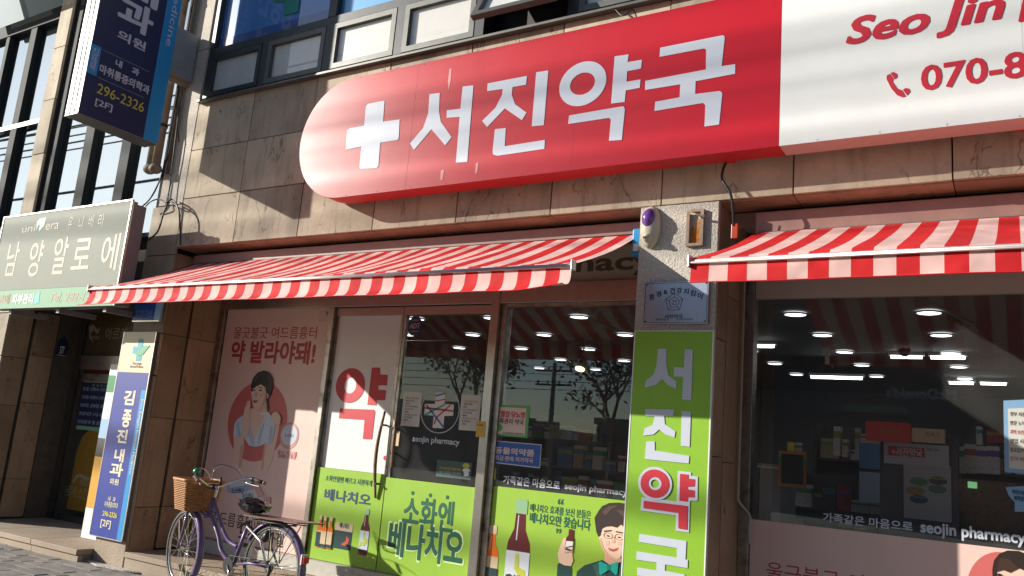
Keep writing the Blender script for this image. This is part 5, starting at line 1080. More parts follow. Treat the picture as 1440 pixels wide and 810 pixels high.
# shelving with cartons
bcols = [('white', (.62, .62, .60)), ('blue', (.05, .16, .42)), ('red', (.42, .04, .03)), ('green', (.08, .26, .1)), ('beige', (.45, .36, .22)), ('orange', (.5, .22, .04)), ('dark', (.06, .06, .08))]
def carton_mat(name, col):
    m = mat(name, col, .55, noise=.05); N = m.node_tree.nodes; L = m.node_tree.links; b = N['Principled BSDF']; src = b.inputs['Base Color'].links[0].from_socket
    tc = N.new('ShaderNodeTexCoord'); oi = N.new('ShaderNodeObjectInfo'); sp = N.new('ShaderNodeSeparateXYZ'); L.new(tc.outputs['Generated'], sp.inputs[0])
    def band(lo, hi, s_):
        a = N.new('ShaderNodeMath'); a.operation = 'GREATER_THAN'; L.new(s_, a.inputs[0]); a.inputs[1].default_value = lo
        c = N.new('ShaderNodeMath'); c.operation = 'LESS_THAN'; L.new(s_, c.inputs[0]); c.inputs[1].default_value = hi
        p = N.new('ShaderNodeMath'); p.operation = 'MULTIPLY'; L.new(a.outputs[0], p.inputs[0]); L.new(c.outputs[0], p.inputs[1]); return p.outputs[0]
    hsv = N.new('ShaderNodeHueSaturation'); hsv.inputs['Color'].default_value = (.35, .06, .05, 1); L.new(oi.outputs['Random'], hsv.inputs['Hue'])
    x1_ = N.new('ShaderNodeMix'); x1_.data_type = 'RGBA'; L.new(band(.62, .84, sp.outputs[2]), x1_.inputs[0]); L.new(src, x1_.inputs[6]); L.new(hsv.outputs[0], x1_.inputs[7])
    n = N.new('ShaderNodeTexNoise'); n.inputs['Scale'].default_value = 1; n.inputs['Detail'].default_value = 2
    vm = N.new('ShaderNodeVectorMath'); vm.operation = 'MULTIPLY'; L.new(tc.outputs['Generated'], vm.inputs[0]); vm.inputs[1].default_value = (14, 1, 30); L.new(vm.outputs[0], n.inputs['Vector'])
    g_ = N.new('ShaderNodeMath'); g_.operation = 'GREATER_THAN'; L.new(n.outputs[0], g_.inputs[0]); g_.inputs[1].default_value = .58
    g2 = N.new('ShaderNodeMath'); g2.operation = 'MULTIPLY'; L.new(g_.outputs[0], g2.inputs[0]); L.new(band(.12, .8, sp.outputs[2]), g2.inputs[1])
    x2_ = N.new('ShaderNodeMix'); x2_.data_type = 'RGBA'; L.new(g2.outputs[0], x2_.inputs[0]); L.new(x1_.outputs[2], x2_.inputs[6]); x2_.inputs[7].default_value = (.04, .05, .09, 1)
    L.new(x2_.outputs[2], b.inputs['Base Color']); return m
BM = {n_: carton_mat('carton_' + n_, c_) for n_, c_ in bcols}
SHF = mat('shelf_grey', (.07, .07, .075), .5)
me_b = {}
ORD = ['first', 'second', 'third', 'fourth', 'fifth', 'sixth', 'seventh', 'eighth', 'ninth', 'tenth', 'eleventh', 'twelfth', 'thirteenth', 'fourteenth', 'fifteenth', 'sixteenth', 'seventeenth', 'eighteenth', 'nineteenth', 'twentieth'] + ['last'] * 20
def shelf(x0, x1, y, z0, levels, lab, where, pitch=.34):
    t = thing('shelf_unit', lab, 'shelf', ((x0 + x1) / 2, y, z0)); h = z0 + pitch * levels
    for x in (x0, x1 - .03): box('side_panel', SHF, t, x, x + .03, y - .16, y + .16, z0, h)
    box('back_panel', SHF, t, x0 + .031, x1 - .031, y + .14, y + .16, z0, h)
    for l in range(levels):
        z = z0 + l * pitch; box('shelf_board', SHF, t, x0 + .031, x1 - .031, y - .16, y + .139, z, z + .02)
        x = x0 + .06; cnt = 0
        while x < x1 - .15:
            n_, c_ = random.choice(bcols[:1] * 4 + bcols); w_, h_, d_ = random.choice([(.07, .14, .06), (.10, .20, .08), (.13, .09, .1), (.06, .22, .07), (.16, .18, .08)])
            key = (n_, w_)
            if key not in me_b:
                o = MB().box(-w_ / 2, w_ / 2, -d_ / 2, d_ / 2, 0, h_).build('carton', BM[n_], None); me_b[key] = o.data
                base = o.location.copy(); o.data.transform(Matrix.Translation(base)); 
            else: o = bpy.data.objects.new('carton', me_b[key]); COL.objects.link(o)
            o.location = (x + w_ / 2, y - .08, z + .021); o.rotation_euler.z = random.uniform(-.06, .06)
            size = {(.07): 'small', (.10): 'medium', (.13): 'flat', (.06): 'slim', (.16): 'wide'}[w_]
            lv = ('bottom', 'second', 'middle', 'fourth', 'top', 'top')[l]; cnt += 1
            tag(o, '%s %s carton, %s from left on the %s board of %s' % (size, n_, ORD[cnt - 1], lv, where), 'carton', 'medicine cartons on the shop shelves')
            x += w_ + random.choice([.008, .012, .03])
shelf(-3.75, -2.3, 7.0, .27, 5, 'dark shelf unit with cartons close behind the left dark window', 'the left window shelf', .27)
shelf(-6.2, -4.4, 9.5, .27, 5, 'dark shelf unit seen through the door glass', 'the door shelf')
shelf(-1.7, -.9, 8.4, .27, 5, 'dark shelf unit at the left of the right window', 'the near left shelf')
shelf(-.85, .4, 9.6, .27, 5, 'dark shelf unit in the middle distance behind the right window', 'the far middle shelf')
shelf(.5, 1.9, 8.6, .27, 5, 'dark shelf unit at the right end behind the right window', 'the right end shelf')
shelf(-1.75, -.72, 7.5, .6, 3, 'low dark stock shelf just left of the counter rack', 'the low stock shelf', .3)
shelf(.02, 1.2, 7.6, .7, 3, 'low dark stock shelf right of the counter rack', 'the low right stock shelf', .28)
# display counter right behind the right window
CY = 6.55
def ir(nm, m_, par, a_, b_, y=CY, d=.02):
    x0, z0 = PX(*a_, y); x1, z1 = PX(*b_, y); return box(nm, m_, par, x0, x1, y, y + d, z0, z1)
t = thing('display_rack', 'dark counter rack with the small white pharmacy name board behind the right window', 'rack', (-.3, CY, .27))
x0, z0 = PX(1238, 725, CY); x1, z1 = PX(1340, 618, CY)
box('cabinet', SHF, t, x0 - .02, x1 + .02, CY + .12, CY + .5, .27, z1 + .02)
ir('name_board', mat('board_dim', (.50, .50, .52), .5), t, (1243, 651), (1334, 627), CY + .08)
ir('red_pill', RED, t, (1249, 640), (1300, 630), CY + .075, .003); tx('+서진약국', WHITEL, t, (1254, 641), (1297, 631), CY + .0745, bold=.02); tx('Seo Jin', BLACKI, t, (1303, 635), (1320, 630), CY + .0795)
q = thing('carton', 'bright red flat gift carton lying on top of the name board rack', 'carton', (-.4, CY, z1)); ir('box', mat('gift_red', (.62, .035, .01), .4, emit=(.5, .02, 0), estr=.0), q, (1217, 619), (1280, 595), CY - .02, .12); tx('정관고려홍삼', GOLD, q, (1236, 610), (1266, 602), CY - .0205)
q = thing('carton', 'tan patterned gift carton right of the red one', 'carton', (-.2, CY, z1)); ir('box', BEIGE, q, (1282, 621), (1328, 604), CY - .0, .12); tx('경옥고', BR, q, (1300, 614), (1322, 608), CY - .0005)
q = thing('poster', 'pale grey poster with green, orange and dark rounded labels on the counter rack', 'poster', (-.3, CY, .9)); ir('sheet', mat('grey_sheet', (.42, .43, .44), .6), q, (1271, 728), (1337, 656), CY + .09, .004)
for c_, m_ in (((1292, 677), BM['green']), ((1319, 676), BM['dark']), ((1287, 690), BM['orange']), ((1318, 688), BM['green']), ((1292, 702), BM['dark'])): oval('label_blob', m_, q, c_, (13, 6), CY + .088, .001)
q = thing('leaflet', 'blue leaflet stack standing left of the counter rack', 'leaflet', (-.6, CY, 1.2)); ir('sheet', mat('leaf_blue', (.05, .20, .42), .6), q, (1208, 658), (1237, 624), CY + .05); ir('sheet', mat('leaf_pale', (.30, .40, .52), .6), q, (1208, 704), (1237, 665), CY + .05); ir('sheet', BM['white'], q, (1210, 623), (1237, 612), CY + .055)
q = thing('tablet', 'orange framed dark tablet standing at the left of the right window', 'tablet', (-1.0, CY, 1.1)); ir('frame', BM['orange'], q, (1094, 683), (1134, 636), CY - .1); ir('screen', BLACKI, q, (1098, 679), (1130, 640), CY - .104, .003)
q = thing('card_stand', 'yellow and white small card stand above the orange framed tablet', 'card stand', (-1.0, CY, 1.3)); ir('card', YEL, q, (1107, 641), (1117, 622), CY - .05, .004); ir('card', BM['white'], q, (1118, 641), (1128, 623), CY - .05, .004)
q = thing('counter', 'pale counter block at the far left behind the right window', 'counter', (-1.3, CY, .27)); x0, _ = PX(1068, 700, CY); x1, z1_ = PX(1098, 660, CY); box('cabinet', mat('counter_pale', (.30, .31, .32), .6), q, x0, x1, CY, CY + .5, .27, z1_); box('top', BM['white'], q, x0 - .02, x1 + .02, CY - .02, CY + .52, z1_ + .001, z1_ + .03)
for k, (a_, b_, c_) in enumerate((((1342, 665), (1356, 628), 'white'), ((1357, 665), (1372, 625), 'white'), ((1373, 665), (1388, 628), 'white'), ((1389, 666), (1405, 628), 'white'), ((1388, 622), (1412, 606), 'red'), ((1172, 640), (1182, 600), 'white'), ((1184, 642), (1192, 618), 'white'), ((1202, 640), (1208, 602), 'white'), ((1373, 625), (1381, 600), 'white'))):
    q = ir('carton', BM[c_], None, a_, b_, CY + .3, .1); tag(q, ('white counter carton right beside the poster rack', 'second white counter carton right of the poster rack', 'third white counter carton right of the poster rack', 'fourth white counter carton right of the poster rack', 'red carton lying on the white counter cartons', 'tall white carton right of the orange framed tablet', 'short white carton in the middle between tablet and blue leaflets', 'slim white carton touching the blue leaflets', 'slim white carton standing on the third counter carton')[k], 'carton')
q = thing('counter_goods', 'brown basket with a green light tag low behind the right window', 'basket', (0, CY, .9))
x0, z0 = PX(1345, 725, CY); x1, z1_ = PX(1440, 680, CY); MB().lathe(((x0 + x1) / 2, CY + .3, z0 - .1), (0, 0, 1), [(0, .2), (.1, .24), (z1_ - z0 + .05, .28), (z1_ - z0 + .1, .25)], 20).build('basket', mat('basket_brown', (.16, .09, .045), .8, noise=.4, nscale=30, bump=.6), q, smooth=True)
ir('green_tag', mat('green_tag', (.12, .35, .12), .5, emit=(.3, .8, .35), estr=.35), q, (1361, 686), (1374, 678), CY - .02, .004)

# ================================================================== BICYCLE
BYY = 4.86
def bp(px_, py_): x_, z_ = PX(px_, py_, BYY); return Vector((x_, BYY, z_))
bk = thing('bicycle', 'purple step-through bicycle with a wicker basket and plastic-wrapped saddle', 'bicycle', (-5.6, BYY, GZ))
rh = Vector((-5.06, BYY, GZ + .322)); fh = Vector((-6.14, BYY, GZ + .322)); RW = .322
STEER = math.radians(14)
sa = Vector((math.sin(.0), 0, 0))
def wheel(c, ang, label):
    M = Matrix.Rotation(ang, 3, 'Z')
    w_ = MB(); n = 56
    w_.tube([c + M @ Vector(((RW - .018) * math.cos(2 * math.pi * i / n), 0, (RW - .018) * math.sin(2 * math.pi * i / n))) for i in range(n)], .018, 10, closed=True)
    wh = w_.build('wheel', RUBBER, bk, smooth=True); wh['label'] = label
    rm = MB(); rm.tube([c + M @ Vector(((RW - .040) * math.cos(2 * math.pi * i / n), 0, (RW - .040) * math.sin(2 * math.pi * i / n))) for i in range(n)], .0105, 8, closed=True); rm.build('rim', CHROME, wh, smooth=True)
    sd = MB()
    for s_ in (-1, 1): sd.tube([c + M @ Vector(((RW - .026) * math.cos(2 * math.pi * i / n), s_ * .0135, (RW - .026) * math.sin(2 * math.pi * i / n))) for i in range(n)], .006, 6, closed=True)
    sd.build('sidewall', RUBG, wh, smooth=True)
    ax = M @ Vector((0, 1, 0))
    MB().lathe(c - ax * .045, ax, [(0, .008), (.004, .022), (.012, .022), (.018, .014), (.072, .014), (.078, .022), (.086, .022), (.09, .008)], 16).build('hub', CHROME, wh, smooth=True)
    for k in range(28):
        a_ = 2 * math.pi * k / 28; s_ = 1 if k % 2 else -1; b_ = a_ + (.5 if (k // 2) % 2 else -.5)
        MB().tube([c + M @ Vector((.02 * math.cos(b_), s_ * .034, .02 * math.sin(b_))), c + M @ Vector(((RW - .045) * math.cos(a_), 0, (RW - .045) * math.sin(a_)))], .0016, 4, cap=False).build('spoke', CHROME, wh)
    return wh

w1 = wheel(rh, 0, 'rear wheel'); w2 = wheel(fh, -STEER, 'front wheel turned slightly to the shop')
Ms = Matrix.Rotation(-STEER, 3, 'Z')
def fr(v): return fh + Ms @ Vector(v)      # steered frame about the front hub; local +x is backwards
def tube(nm, m_, pts, r, par=bk, n=12): return MB().tube(pts, r, n).build(nm, m_, par, smooth=True)
def spl(pts, k=6):
    P = [Vector(p) for p in pts]; out = []
    for i in range(len(P) - 1):
        a = P[max(i - 1, 0)]; b = P[i]; c = P[i + 1]; d = P[min(i + 2, len(P) - 1)]
        for j in range(k):
            t = j / k; out.append(.5 * ((2 * b) + (c - a) * t + (2 * a - 5 * b + 4 * c - d) * t * t + (3 * b - a - 3 * c + d) * t ** 3))
    out.append(P[-1]); return out
headt = bp(304, 703); headb = bp(309, 722)
headt = Vector((-5.845, BYY, .865)); headb = Vector((-5.88, BYY, .735)); bb = Vector((-5.50, BYY, .385)); seatt = bp(350, 735)
tube('head_tube', PURPLE, [headb, headt], .021)
f1 = spl([headt + Vector((.01, 0, -.03)), bp(309, 730), bp(314, 746), bp(322, 761), bp(334, 769)]); tube('upper_tube', PURPLE, f1, .0165)
f2 = spl([headb + Vector((.01, 0, .02)), bp(307, 752), bp(311, 772), bp(319, 786), bb]); tube('lower_tube', PURPLE, f2, .0195)
tube('frame_decal', WHITE, [p + Vector((.0, -.0172, .004)) for p in f2[4:15]], .0035, n=6)
tube('seat_tube', PURPLE, [bb, seatt], .0165)
tube('bottom_bracket', STEEL, [bb + Vector((0, -.04, 0)), bb + Vector((0, .04, 0))], .022)
for s_ in (-1, 1):
    tube('seat_stay', PURPLE if s_ > 0 else ALU, [seatt + Vector((.0, s_ * .015, -.03)), rh + Vector((-.12, s_ * .045, .18)), rh + Vector((0, s_ * .058, 0))], .0085, n=8)
    tube('chain_stay', PURPLE, [bb + Vector((.01, s_ * .03, 0)), rh + Vector((-.2, s_ * .052, .0)), rh + Vector((0, s_ * .056, 0))], .010, n=8)
# fork
cr = fr((.10, 0, .37))
for s_ in (-1, 1): tube('fork_blade', PURPLE, spl([headb + Vector((0, s_ * .02, -.01)), fr((.115, s_ * .045, .34)), fr((.05, s_ * .05, .16)), fr((0, s_ * .052, 0))]), .0115, n=8)
tube('fork_crown', PURPLE, [headb + Vector((0, -.045, -.01)), headb + Vector((0, .045, -.01))], .016)
def fender(nm, c, M, a0, a1, R_=.345, wd=.03):
    vs = []; fs = []; n = 30
    for i in range(n + 1):
        a_ = math.radians(a0 + (a1 - a0) * i / n)
        for k, (dy, dr) in enumerate(((-wd, -.022), (-wd * .8, -.004), (0, .006), (wd * .8, -.004), (wd, -.022))):
            vs.append(c + M @ Vector(((R_ + dr) * math.cos(a_), dy, (R_ + dr) * math.sin(a_))))
    for i in range(n):
        for k in range(4): a_ = i * 5 + k; fs.append((a_, a_ + 1, a_ + 6, a_ + 5))
    b = MB().add(vs, fs).build(nm, PURPLE, bk, smooth=True); sm = b.modifiers.new('s', 'SOLIDIFY'); sm.thickness = .002; return b
I3 = Matrix.Identity(3)
fender('front_fender', fh, Ms, 95, -32); fender('rear_fender', rh, I3, 150, -8)
fl = MB().box(-.034, .034, -.004, .004, -.07, .07); Mx = Matrix.Rotation(math.radians(-35), 3, 'Y')
MB().box(rh.x + .325, rh.x + .337, rh.y - .032, rh.y + .032, rh.z - .10, rh.z + .03).build('mud_flap', mat('flap_grey', (.10, .10, .11), .6), bk, bevel=.003)
for s_ in (-1, 1):
    tube('fender_stay', CHROME, [fh + Ms @ Vector((0, s_ * .055, 0)), fh + Ms @ Vector((.33, s_ * .03, -.05))], .0022, n=5)
    tube('fender_stay', CHROME, [rh + Vector((0, s_ * .055, 0)), rh + Vector((.335, s_ * .03, .03))], .0022, n=5)
# stem and handlebar
st_top = headt + Vector((.02, 0, .10)); tube('stem', CHROME, [headt, st_top], .0125)
def hv(v): return st_top + Ms @ Vector(v)
for s_ in (-1, 1):
    tube('handlebar', CHROME, spl([hv((-.05, 0, .005)), hv((-.06, s_ * .06, .008)), hv((-.03, s_ * .14, .05)), hv((.04, s_ * .215, .085)), hv((.12, s_ * .26, .085)), hv((.22, s_ * .285, .07))]), .0112)
    tube('grip', RUBBER, [hv((.12, s_ * .26, .085)), hv((.24, s_ * .29, .067))], .0165)
    g_ = tube('grip_cap', mat('grip_tan', (.35, .16, .10), .6), [hv((.24, s_ * .29, .067)), hv((.252, s_ * .293, .065))], .0172)
    tube('brake_lever', ALU, spl([hv((.10, s_ * .245, .075)), hv((.08, s_ * .21, .055)), hv((.16, s_ * .235, .04)), hv((.23, s_ * .26, .035))]), .005, n=6)
    tube('brake_mount', BLACKM, [hv((.09, s_ * .25, .085)), hv((.125, s_ * .262, .082))], .019)
tube('stem_clamp', BLACKM, [hv((-.05, -.025, .0)), hv((-.05, .025, .0))], .018); tube('stem_neck', CHROME, [st_top, hv((-.05, 0, .002))], .013)
tube('gear_shifter', BLACKM, [hv((.02, .015, .02)), hv((-.01, .02, .08))], .012)
bell_c = hv((.03, -.215, .12)); MB().lathe(bell_c, (0, -.2, 1), [(-.01, .012), (0, .030), (.012, .030), (.026, .022), (.034, .008)], 16).build('bell', mat('bell_green', (.0, .25, .11), .25, spec=.7), bk, smooth=True)
tube('bell_mount', mat('mount_maroon', (.12, .02, .02), .5), [bell_c, hv((.04, -.215, .085))], .014)
for k, (a_, b_) in enumerate((((.08, -.21, .06), .20), ((.08, .21, .06), .26), ((.1, .2, .06), .22))):
    tube('brake_cable', CHROME if k < 2 else BLACKM, spl([hv(a_), hv((-.07, a_[1] * .75, b_ * .75)), hv((-.16, a_[1] * .1, .10 + .03 * k)), hv((-.10, .02, -.06)), headt + Vector((-.03, .01, -.1)), headb + Vector((-.02, 0, -.05))], 8), .0028, n=6)
# wicker basket
bw, bd, bh = .165, .125, .25; b0_ = fh + Ms @ Vector((.12, 0, .325))
def bv(u, v, h): k = .78 + .22 * h; return b0_ + Ms @ Vector((v * bd * k - .02, u * bw * k, h * bh))

bsk = MB(); 
for (u0, v0, u1, v1) in ((-1, -1, 1, -1), (1, -1, 1, 1), (1, 1, -1, 1), (-1, 1, -1, -1)):
    n = 14 if u0 != u1 else 9
    for i in range(n):
        ua, va = u0 + (u1 - u0) * i / n, v0 + (v1 - v0) * i / n; bsk.tube([bv(ua, va, h / 6) for h in range(7)], .0035, 5)
    for j in range(17):
        h = (j + .3) / 17; ph = j % 2
        pts = []
        for i in range(n * 2 + 1):
            u, v = u0 + (u1 - u0) * i / (2 * n), v0 + (v1 - v0) * i / (2 * n); e = .0045 * (1 if (i // 2 + ph) % 2 else -1) * (1 if i % 2 else .0)
            nrm = Vector((v0 - v1, 0, 0)); out = (bv(u, v, h) - bv(0, 0, h)); out.z = 0; out.normalize(); pts.append(bv(u, v, h) + out * e)
        bsk.tube(pts, .0058, 5)
bo = bsk.build('basket', WICKER, bk, smooth=True)
rimb = MB(); cor = [bv(-1, -1, 1), bv(1, -1, 1), bv(1, 1, 1), bv(-1, 1, 1)]; rp_ = []
for i in range(4):
    for k in range(5): rp_.append(cor[i].lerp(cor[(i + 1) % 4], k / 5))
rimb.tube(rp_, .012, 8, closed=True); rimb.build('rim', WICKER, bo, smooth=True)
MB().prism([bv(-1, -1, .02), bv(1, -1, .02), bv(1, 1, .02), bv(-1, 1, .02)], (0, 0, .008)).build('base', WICKER, bo)
MB().prism([bv(-1, -1, .90), bv(1, -1, .90), bv(1, 1, .90), bv(-1, 1, .90)], (0, 0, .006)).build('liner', mat('basket_liner', (.45, .17, .045), .6, noise=.2), bo)
tube('basket_stay', CHROME, [bv(-.6, .3, .0), fh + Ms @ Vector((0, -.055, 0))], .003, n=5); tube('basket_stay', CHROME, [bv(.6, .3, .0), fh + Ms @ Vector((0, .055, 0))], .003, n=5)
# saddle wrapped in a black bag
sc_ = bp(355, 711); tube('seat_post', CHROME, [seatt, Vector((seatt.x + .03, BYY, sc_.z - .03))], .0125)
bm = bmesh.new(); bmesh.ops.create_icosphere(bm, subdivisions=4, radius=1)
from mathutils import noise as mn
for v in bm.verts:
    c0 = v.co.copy(); wdt = .085 + .045 * max(-1, min(1, c0.x)); nz = mn.noise(c0 * 2.6) * .16 + mn.noise(c0 * 6.5 + Vector((3, 1, 0))) * .10
    c0 *= 1 + nz; v.co = Vector((c0.x * .155, c0.y * wdt * 1.15, c0.z * .060 - .01 * c0.x))
me = bpy.data.meshes.new('saddle'); bm.to_mesh(me); bm.free()
for p in me.polygons: p.use_smooth = True
me.materials.append(mat('bin_bag_black', (.012, .012, .013), .16, spec=.8, bump=.5, bscale=26)); so_ = bpy.data.objects.new('saddle', me); COL.objects.link(so_); so_.parent = bk; so_.location = Vector((sc_.x, BYY, sc_.z)) - bk.location
so_['label'] = 'saddle wrapped in a crumpled shiny black plastic bag'
MB().prism([Vector((seatt.x - .02, BYY - .03, seatt.z + .0)), Vector((seatt.x - .1, BYY - .04, seatt.z - .06)), Vector((seatt.x - .02, BYY - .02, seatt.z - .02)), Vector((seatt.x + .06, BYY - .01, seatt.z + .03))], (0, .004, 0)).build('bag_end', mat('bin_bag_black', (0, 0, 0)), bk)
# rack and board
rz = sc_.z - .075
for s_ in (-1, 1):
    tube('rack_rail', BLACKM, [Vector((seatt.x + .04, BYY + s_ * .055, rz - .03)), Vector((rh.x + .26, BYY + s_ * .055, rz - .02))], .005, n=6)
    for xx_ in (rh.x - .02, rh.x + .2): tube('rack_leg', BLACKM, [Vector((xx_, BYY + s_ * .055, rz - .03)), rh + Vector((.01, s_ * .06, .02))], .004, n=6)
for k in range(4): tube('rack_bar', BLACKM, [Vector((seatt.x + .1 + k * .13, BYY - .055, rz - .025)), Vector((seatt.x + .1 + k * .13, BYY + .055, rz - .025))], .004, n=6)
brd = MB().prism([Vector((seatt.x + .02, BYY - .085, rz)), Vector((rh.x + .29, BYY - .085, rz + .005)), Vector((rh.x + .44, BYY + .02, rz + .01)), Vector((rh.x + .44, BYY + .06, rz + .01)), Vector((seatt.x + .02, BYY + .085, rz))], (0, 0, .009)).build('rack_board', mat('board_maroon', (.16, .075, .06), .5, noise=.3, nscale=10), bk)
MB().box(rh.x + .335, rh.x + .36, BYY - .028, BYY + .028, rh.z + .07, rh.z + .12).build('tail_light', mat('tail_red', (.55, .015, .01), .2), bk, bevel=.006)
MB().box(rh.x + .325, rh.x + .336, BYY - .034, BYY + .034, rh.z + .06, rh.z + .135).build('reflector_plate', WHITE, bk)
# drive
MB().lathe(bb + Vector((0, -.052, 0)), (0, -1, 0), [(0, .01), (0, .058), (.004, .062), (.008, .058), (.008, .01)], 28).build('chainring', BLACKM, bk)
MB().lathe(rh + Vector((0, -.032, 0)), (0, -1, 0), [(0, .05), (.006, .05), (.007, .042), (.014, .036), (.016, .03), (.024, .02)], 24).build('sprocket', STEEL_D, bk)
tube('chain', BLACKM, [bb + Vector((0, -.056, .074)), rh + Vector((0, -.042, .038))], .004, n=5); tube('chain', BLACKM, [bb + Vector((0, -.056, -.074)), rh + Vector((.02, -.042, -.10))], .004, n=5)
tube('derailleur', BLACKM, [rh + Vector((.02, -.05, .01)), rh + Vector((.03, -.055, -.05)), rh + Vector((0, -.05, -.11))], .013, n=8)
MB().lathe(rh + Vector((0, -.045, -.11)), (0, -1, 0), [(0, .026), (.008, .026)], 14).build('jockey_wheel', BLACKM, bk)
for s_, a_ in ((-1, 60), (1, 240)):
    e_ = bb + Vector((.16 * math.cos(math.radians(a_)), s_ * .075, -.16 * math.sin(math.radians(a_)))); cr_ = tube('crank', CHROME, [bb + Vector((0, s_ * .06, 0)), e_], .009, n=8)
    MB().box(e_.x - .045, e_.x + .045, min(e_.y, e_.y + s_ * .09), max(e_.y, e_.y + s_ * .09), e_.z - .012, e_.z + .012).build('pedal', BLACKM, cr_, bevel=.003)
tube('kickstand', CHROME, [bb + Vector((.08, -.05, -.02)), Vector((bb.x - .06, BYY - .19, GZ + .008))], .008, n=8)
tube('pump_bottle', BLACKM, [rh + Vector((-.11, -.02, .19)), rh + Vector((-.06, -.02, .25))], .03)

# ================================================================== ACROSS THE STREET (seen mirrored in the glass)
WALLD = mat('dark_cladding', (.05, .06, .075), .6, noise=.2, nscale=2); WALLB = mat('far_render', (.30, .27, .24), .9, noise=.15)
def building(lab, x0, x1, y0, y1, h, m_, rows, colsn, name='building'):
    t = thing(name, lab, 'building', ((x0 + x1) / 2, y0, 0)); box('wall', m_, t, x0, x1, y1, y0, 0, h)
    box('parapet', CONC, t, x0 - .1, x1 + .1, y0 - .05, y0 + .1, h, h + .3)
    mw = mat('far_window', (.03, .04, .05), .15)
    for r in range(rows):
        for c in range(colsn):
            wx = x0 + (c + .25) * (x1 - x0) / colsn; wz = 1.2 + r * (h - 1) / rows
            box('window', mw, t, wx, wx + (x1 - x0) / colsn * .5, y0, y0 + .04, wz, wz + 1.3)
    return t
mc = building('dark fast food restaurant across the street mirrored in the right window', -10.5, 14, -20, -32, 9.5, WALLD, 2, 8, 'restaurant')
text("McDonald's", mat('far_white', (.85, .88, .92), .5), mc, (-1.9, -19.93, 4.28), (-1, 0, 0), 2.15, .36, .05, bold=.025)
box('fascia', mat('far_fascia', (.10, .11, .13), .5), mc, -10.5, 14, -19.99, -19.95, 3.7, 4.9)
box('fascia_band', MINT, mc, -5.4, -3.4, -19.94, -19.9, 3.75, 4.0)
building('low house with a flat roof across the street', -17, -11.5, -24, -32, 2.9, WALLB, 1, 4, 'house')
building('low shed across the street', -24, -18, -22, -30, 2.5, WALLB, 1, 4, 'house')
building('pale house further along the street', -36, -26, -26, -34, 3.4, WALLB, 1, 5, 'house')
LEAF = mat('leaf_green', (.045, .06, .022), .7, vary=.2, noise=.3, nscale=2)
BARK = mat('bark', (.09, .07, .055), .9, noise=.3)
def tree(lab, x, y, h, crown, leaves, seed):
    rd = random.Random(seed); t = thing('street_tree', lab, 'tree', (x, y, .09), 'trees across the street')
    b = MB(); tips = []
    def grow(p, d, L, r, dep):
        q = p + d * L; m = p.lerp(q, .5) + Vector((rd.uniform(-1, 1), rd.uniform(-1, 1), 0)) * L * .06
        b.tube([p, m, q], [r, r * .85, r * .66], 6)
        if dep == 0: tips.append(q); return
        if dep < 3: tips.append(q)
        for _ in range(3 if dep > 1 else 4):
            dd = (d + Vector((rd.uniform(-1, 1), rd.uniform(-1, 1), rd.uniform(-.25, .7))) * .75).normalized(); grow(q, dd, L * rd.uniform(.6, .8), r * .62, dep - 1)
    grow(Vector((x, y, .05)), Vector((0, 0, 1)), h * .36, .12, 4)
    b.build('trunk', BARK, t, smooth=True)
    if leaves:
        lv = MB()
        for tp in tips:
            if rd.random() > leaves: continue
            for _ in range(16):
                c = tp + Vector((rd.gauss(0, 1), rd.gauss(0, 1), rd.gauss(0, .8))) * crown * .16; u = Vector((rd.uniform(-1, 1), rd.uniform(-1, 1), rd.uniform(-1, 1))).normalized() * .10; v = u.orthogonal().normalized() * .06
                lv.add([c - u, c + v, c + u, c - v], [(0, 1, 2, 3)])
        lv.build('crown', LEAF, t)
tree('leafy street tree mirrored in the right door leaf', -17.3, -14, 5.2, 2.2, .75, 1)
tree('half bare street tree mirrored in the left dark window', -11.6, -14, 5.4, 2.0, .30, 5)
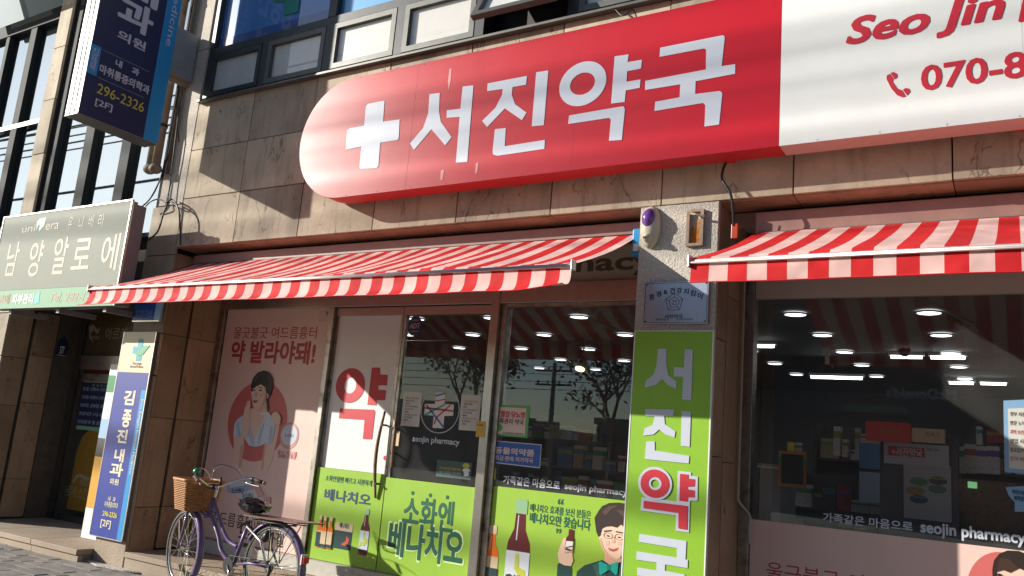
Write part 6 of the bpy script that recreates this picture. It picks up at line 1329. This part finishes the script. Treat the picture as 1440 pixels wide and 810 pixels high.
tree('leafy street tree further up the road', -24, -14.3, 5.6, 2.2, .7, 9)
pc = mat('pole_concrete', (.35, .33, .30), .9)
for x, y, lab in ((-15.6, -17, 'utility pole with cross arms mirrored in the left dark window'), (-33, -14, 'distant utility pole up the street'), (6, -14, 'utility pole across the street on the right')):
    t = thing('utility_pole', lab, 'pole', (x, y, .09)); hh = 4.9 if x == -15.6 else 9
    MB().tube([(x, y, .0), (x, y, hh)], [.13, .08], 12).build('pole', pc, t, smooth=True)
    for z in (hh - .35, hh - .9): box('cross_arm', BLACKM, t, x - .8, x + .8, y - .04, y + .04, z, z + .07)
    for z in (hh - .28, hh - .83):
        for dx in (-.7, -.25, .25, .7): MB().lathe((x + dx, y, z), (0, 0, 1), [(0, .03), (.06, .05), (.09, .03), (.13, .04)], 8).build('insulator', WHITE, t)
cb = mat('cable_black', (.02, .02, .02), .6)
for k, (y, z, r, sag) in enumerate(((-7, 9.85, .055, .10), (-7, 11.55, .030, .06), (-7, 11.85, .036, .1), (-7, 12.15, .030, .02), (-7.3, 12.75, .034, .08), (-8.5, 13.4, .03, .05), (-7, 13.0, .03, .1))):
    pts = [(-55 + 4 * i, y, z - sag * 0 + .004 * ((-55 + 4 * i) + 22) ** 2 * .12 - .012 * (-55 + 4 * i + 22) * (1 if k else .0)) for i in range(22)]
    tag(MB().tube(pts, r, 6).build('overhead_cable', cb, smooth=True), 'overhead power cable high above the street, %s' % ('lowest and thickest', 'second lowest', 'third lowest', 'middle', 'third highest', 'highest and farthest', 'second highest')[k], 'cable', 'overhead cables')
for k in range(5):
    pts = [(-60 + 5 * i, -15.5 - k * .3, 3.7 + k * .32 + .0008 * (-60 + 5 * i + 20) ** 2) for i in range(24)]
    tag(MB().tube(pts, .012, 5).build('street_wire', cb, smooth=True), 'thin wire on the far side of the street, %s counted from below' % ('first', 'second', 'third', 'fourth', 'fifth')[k], 'cable', 'wires on the far side')

bpy.data.objects.remove(_TO); bpy.data.curves.remove(_TC)
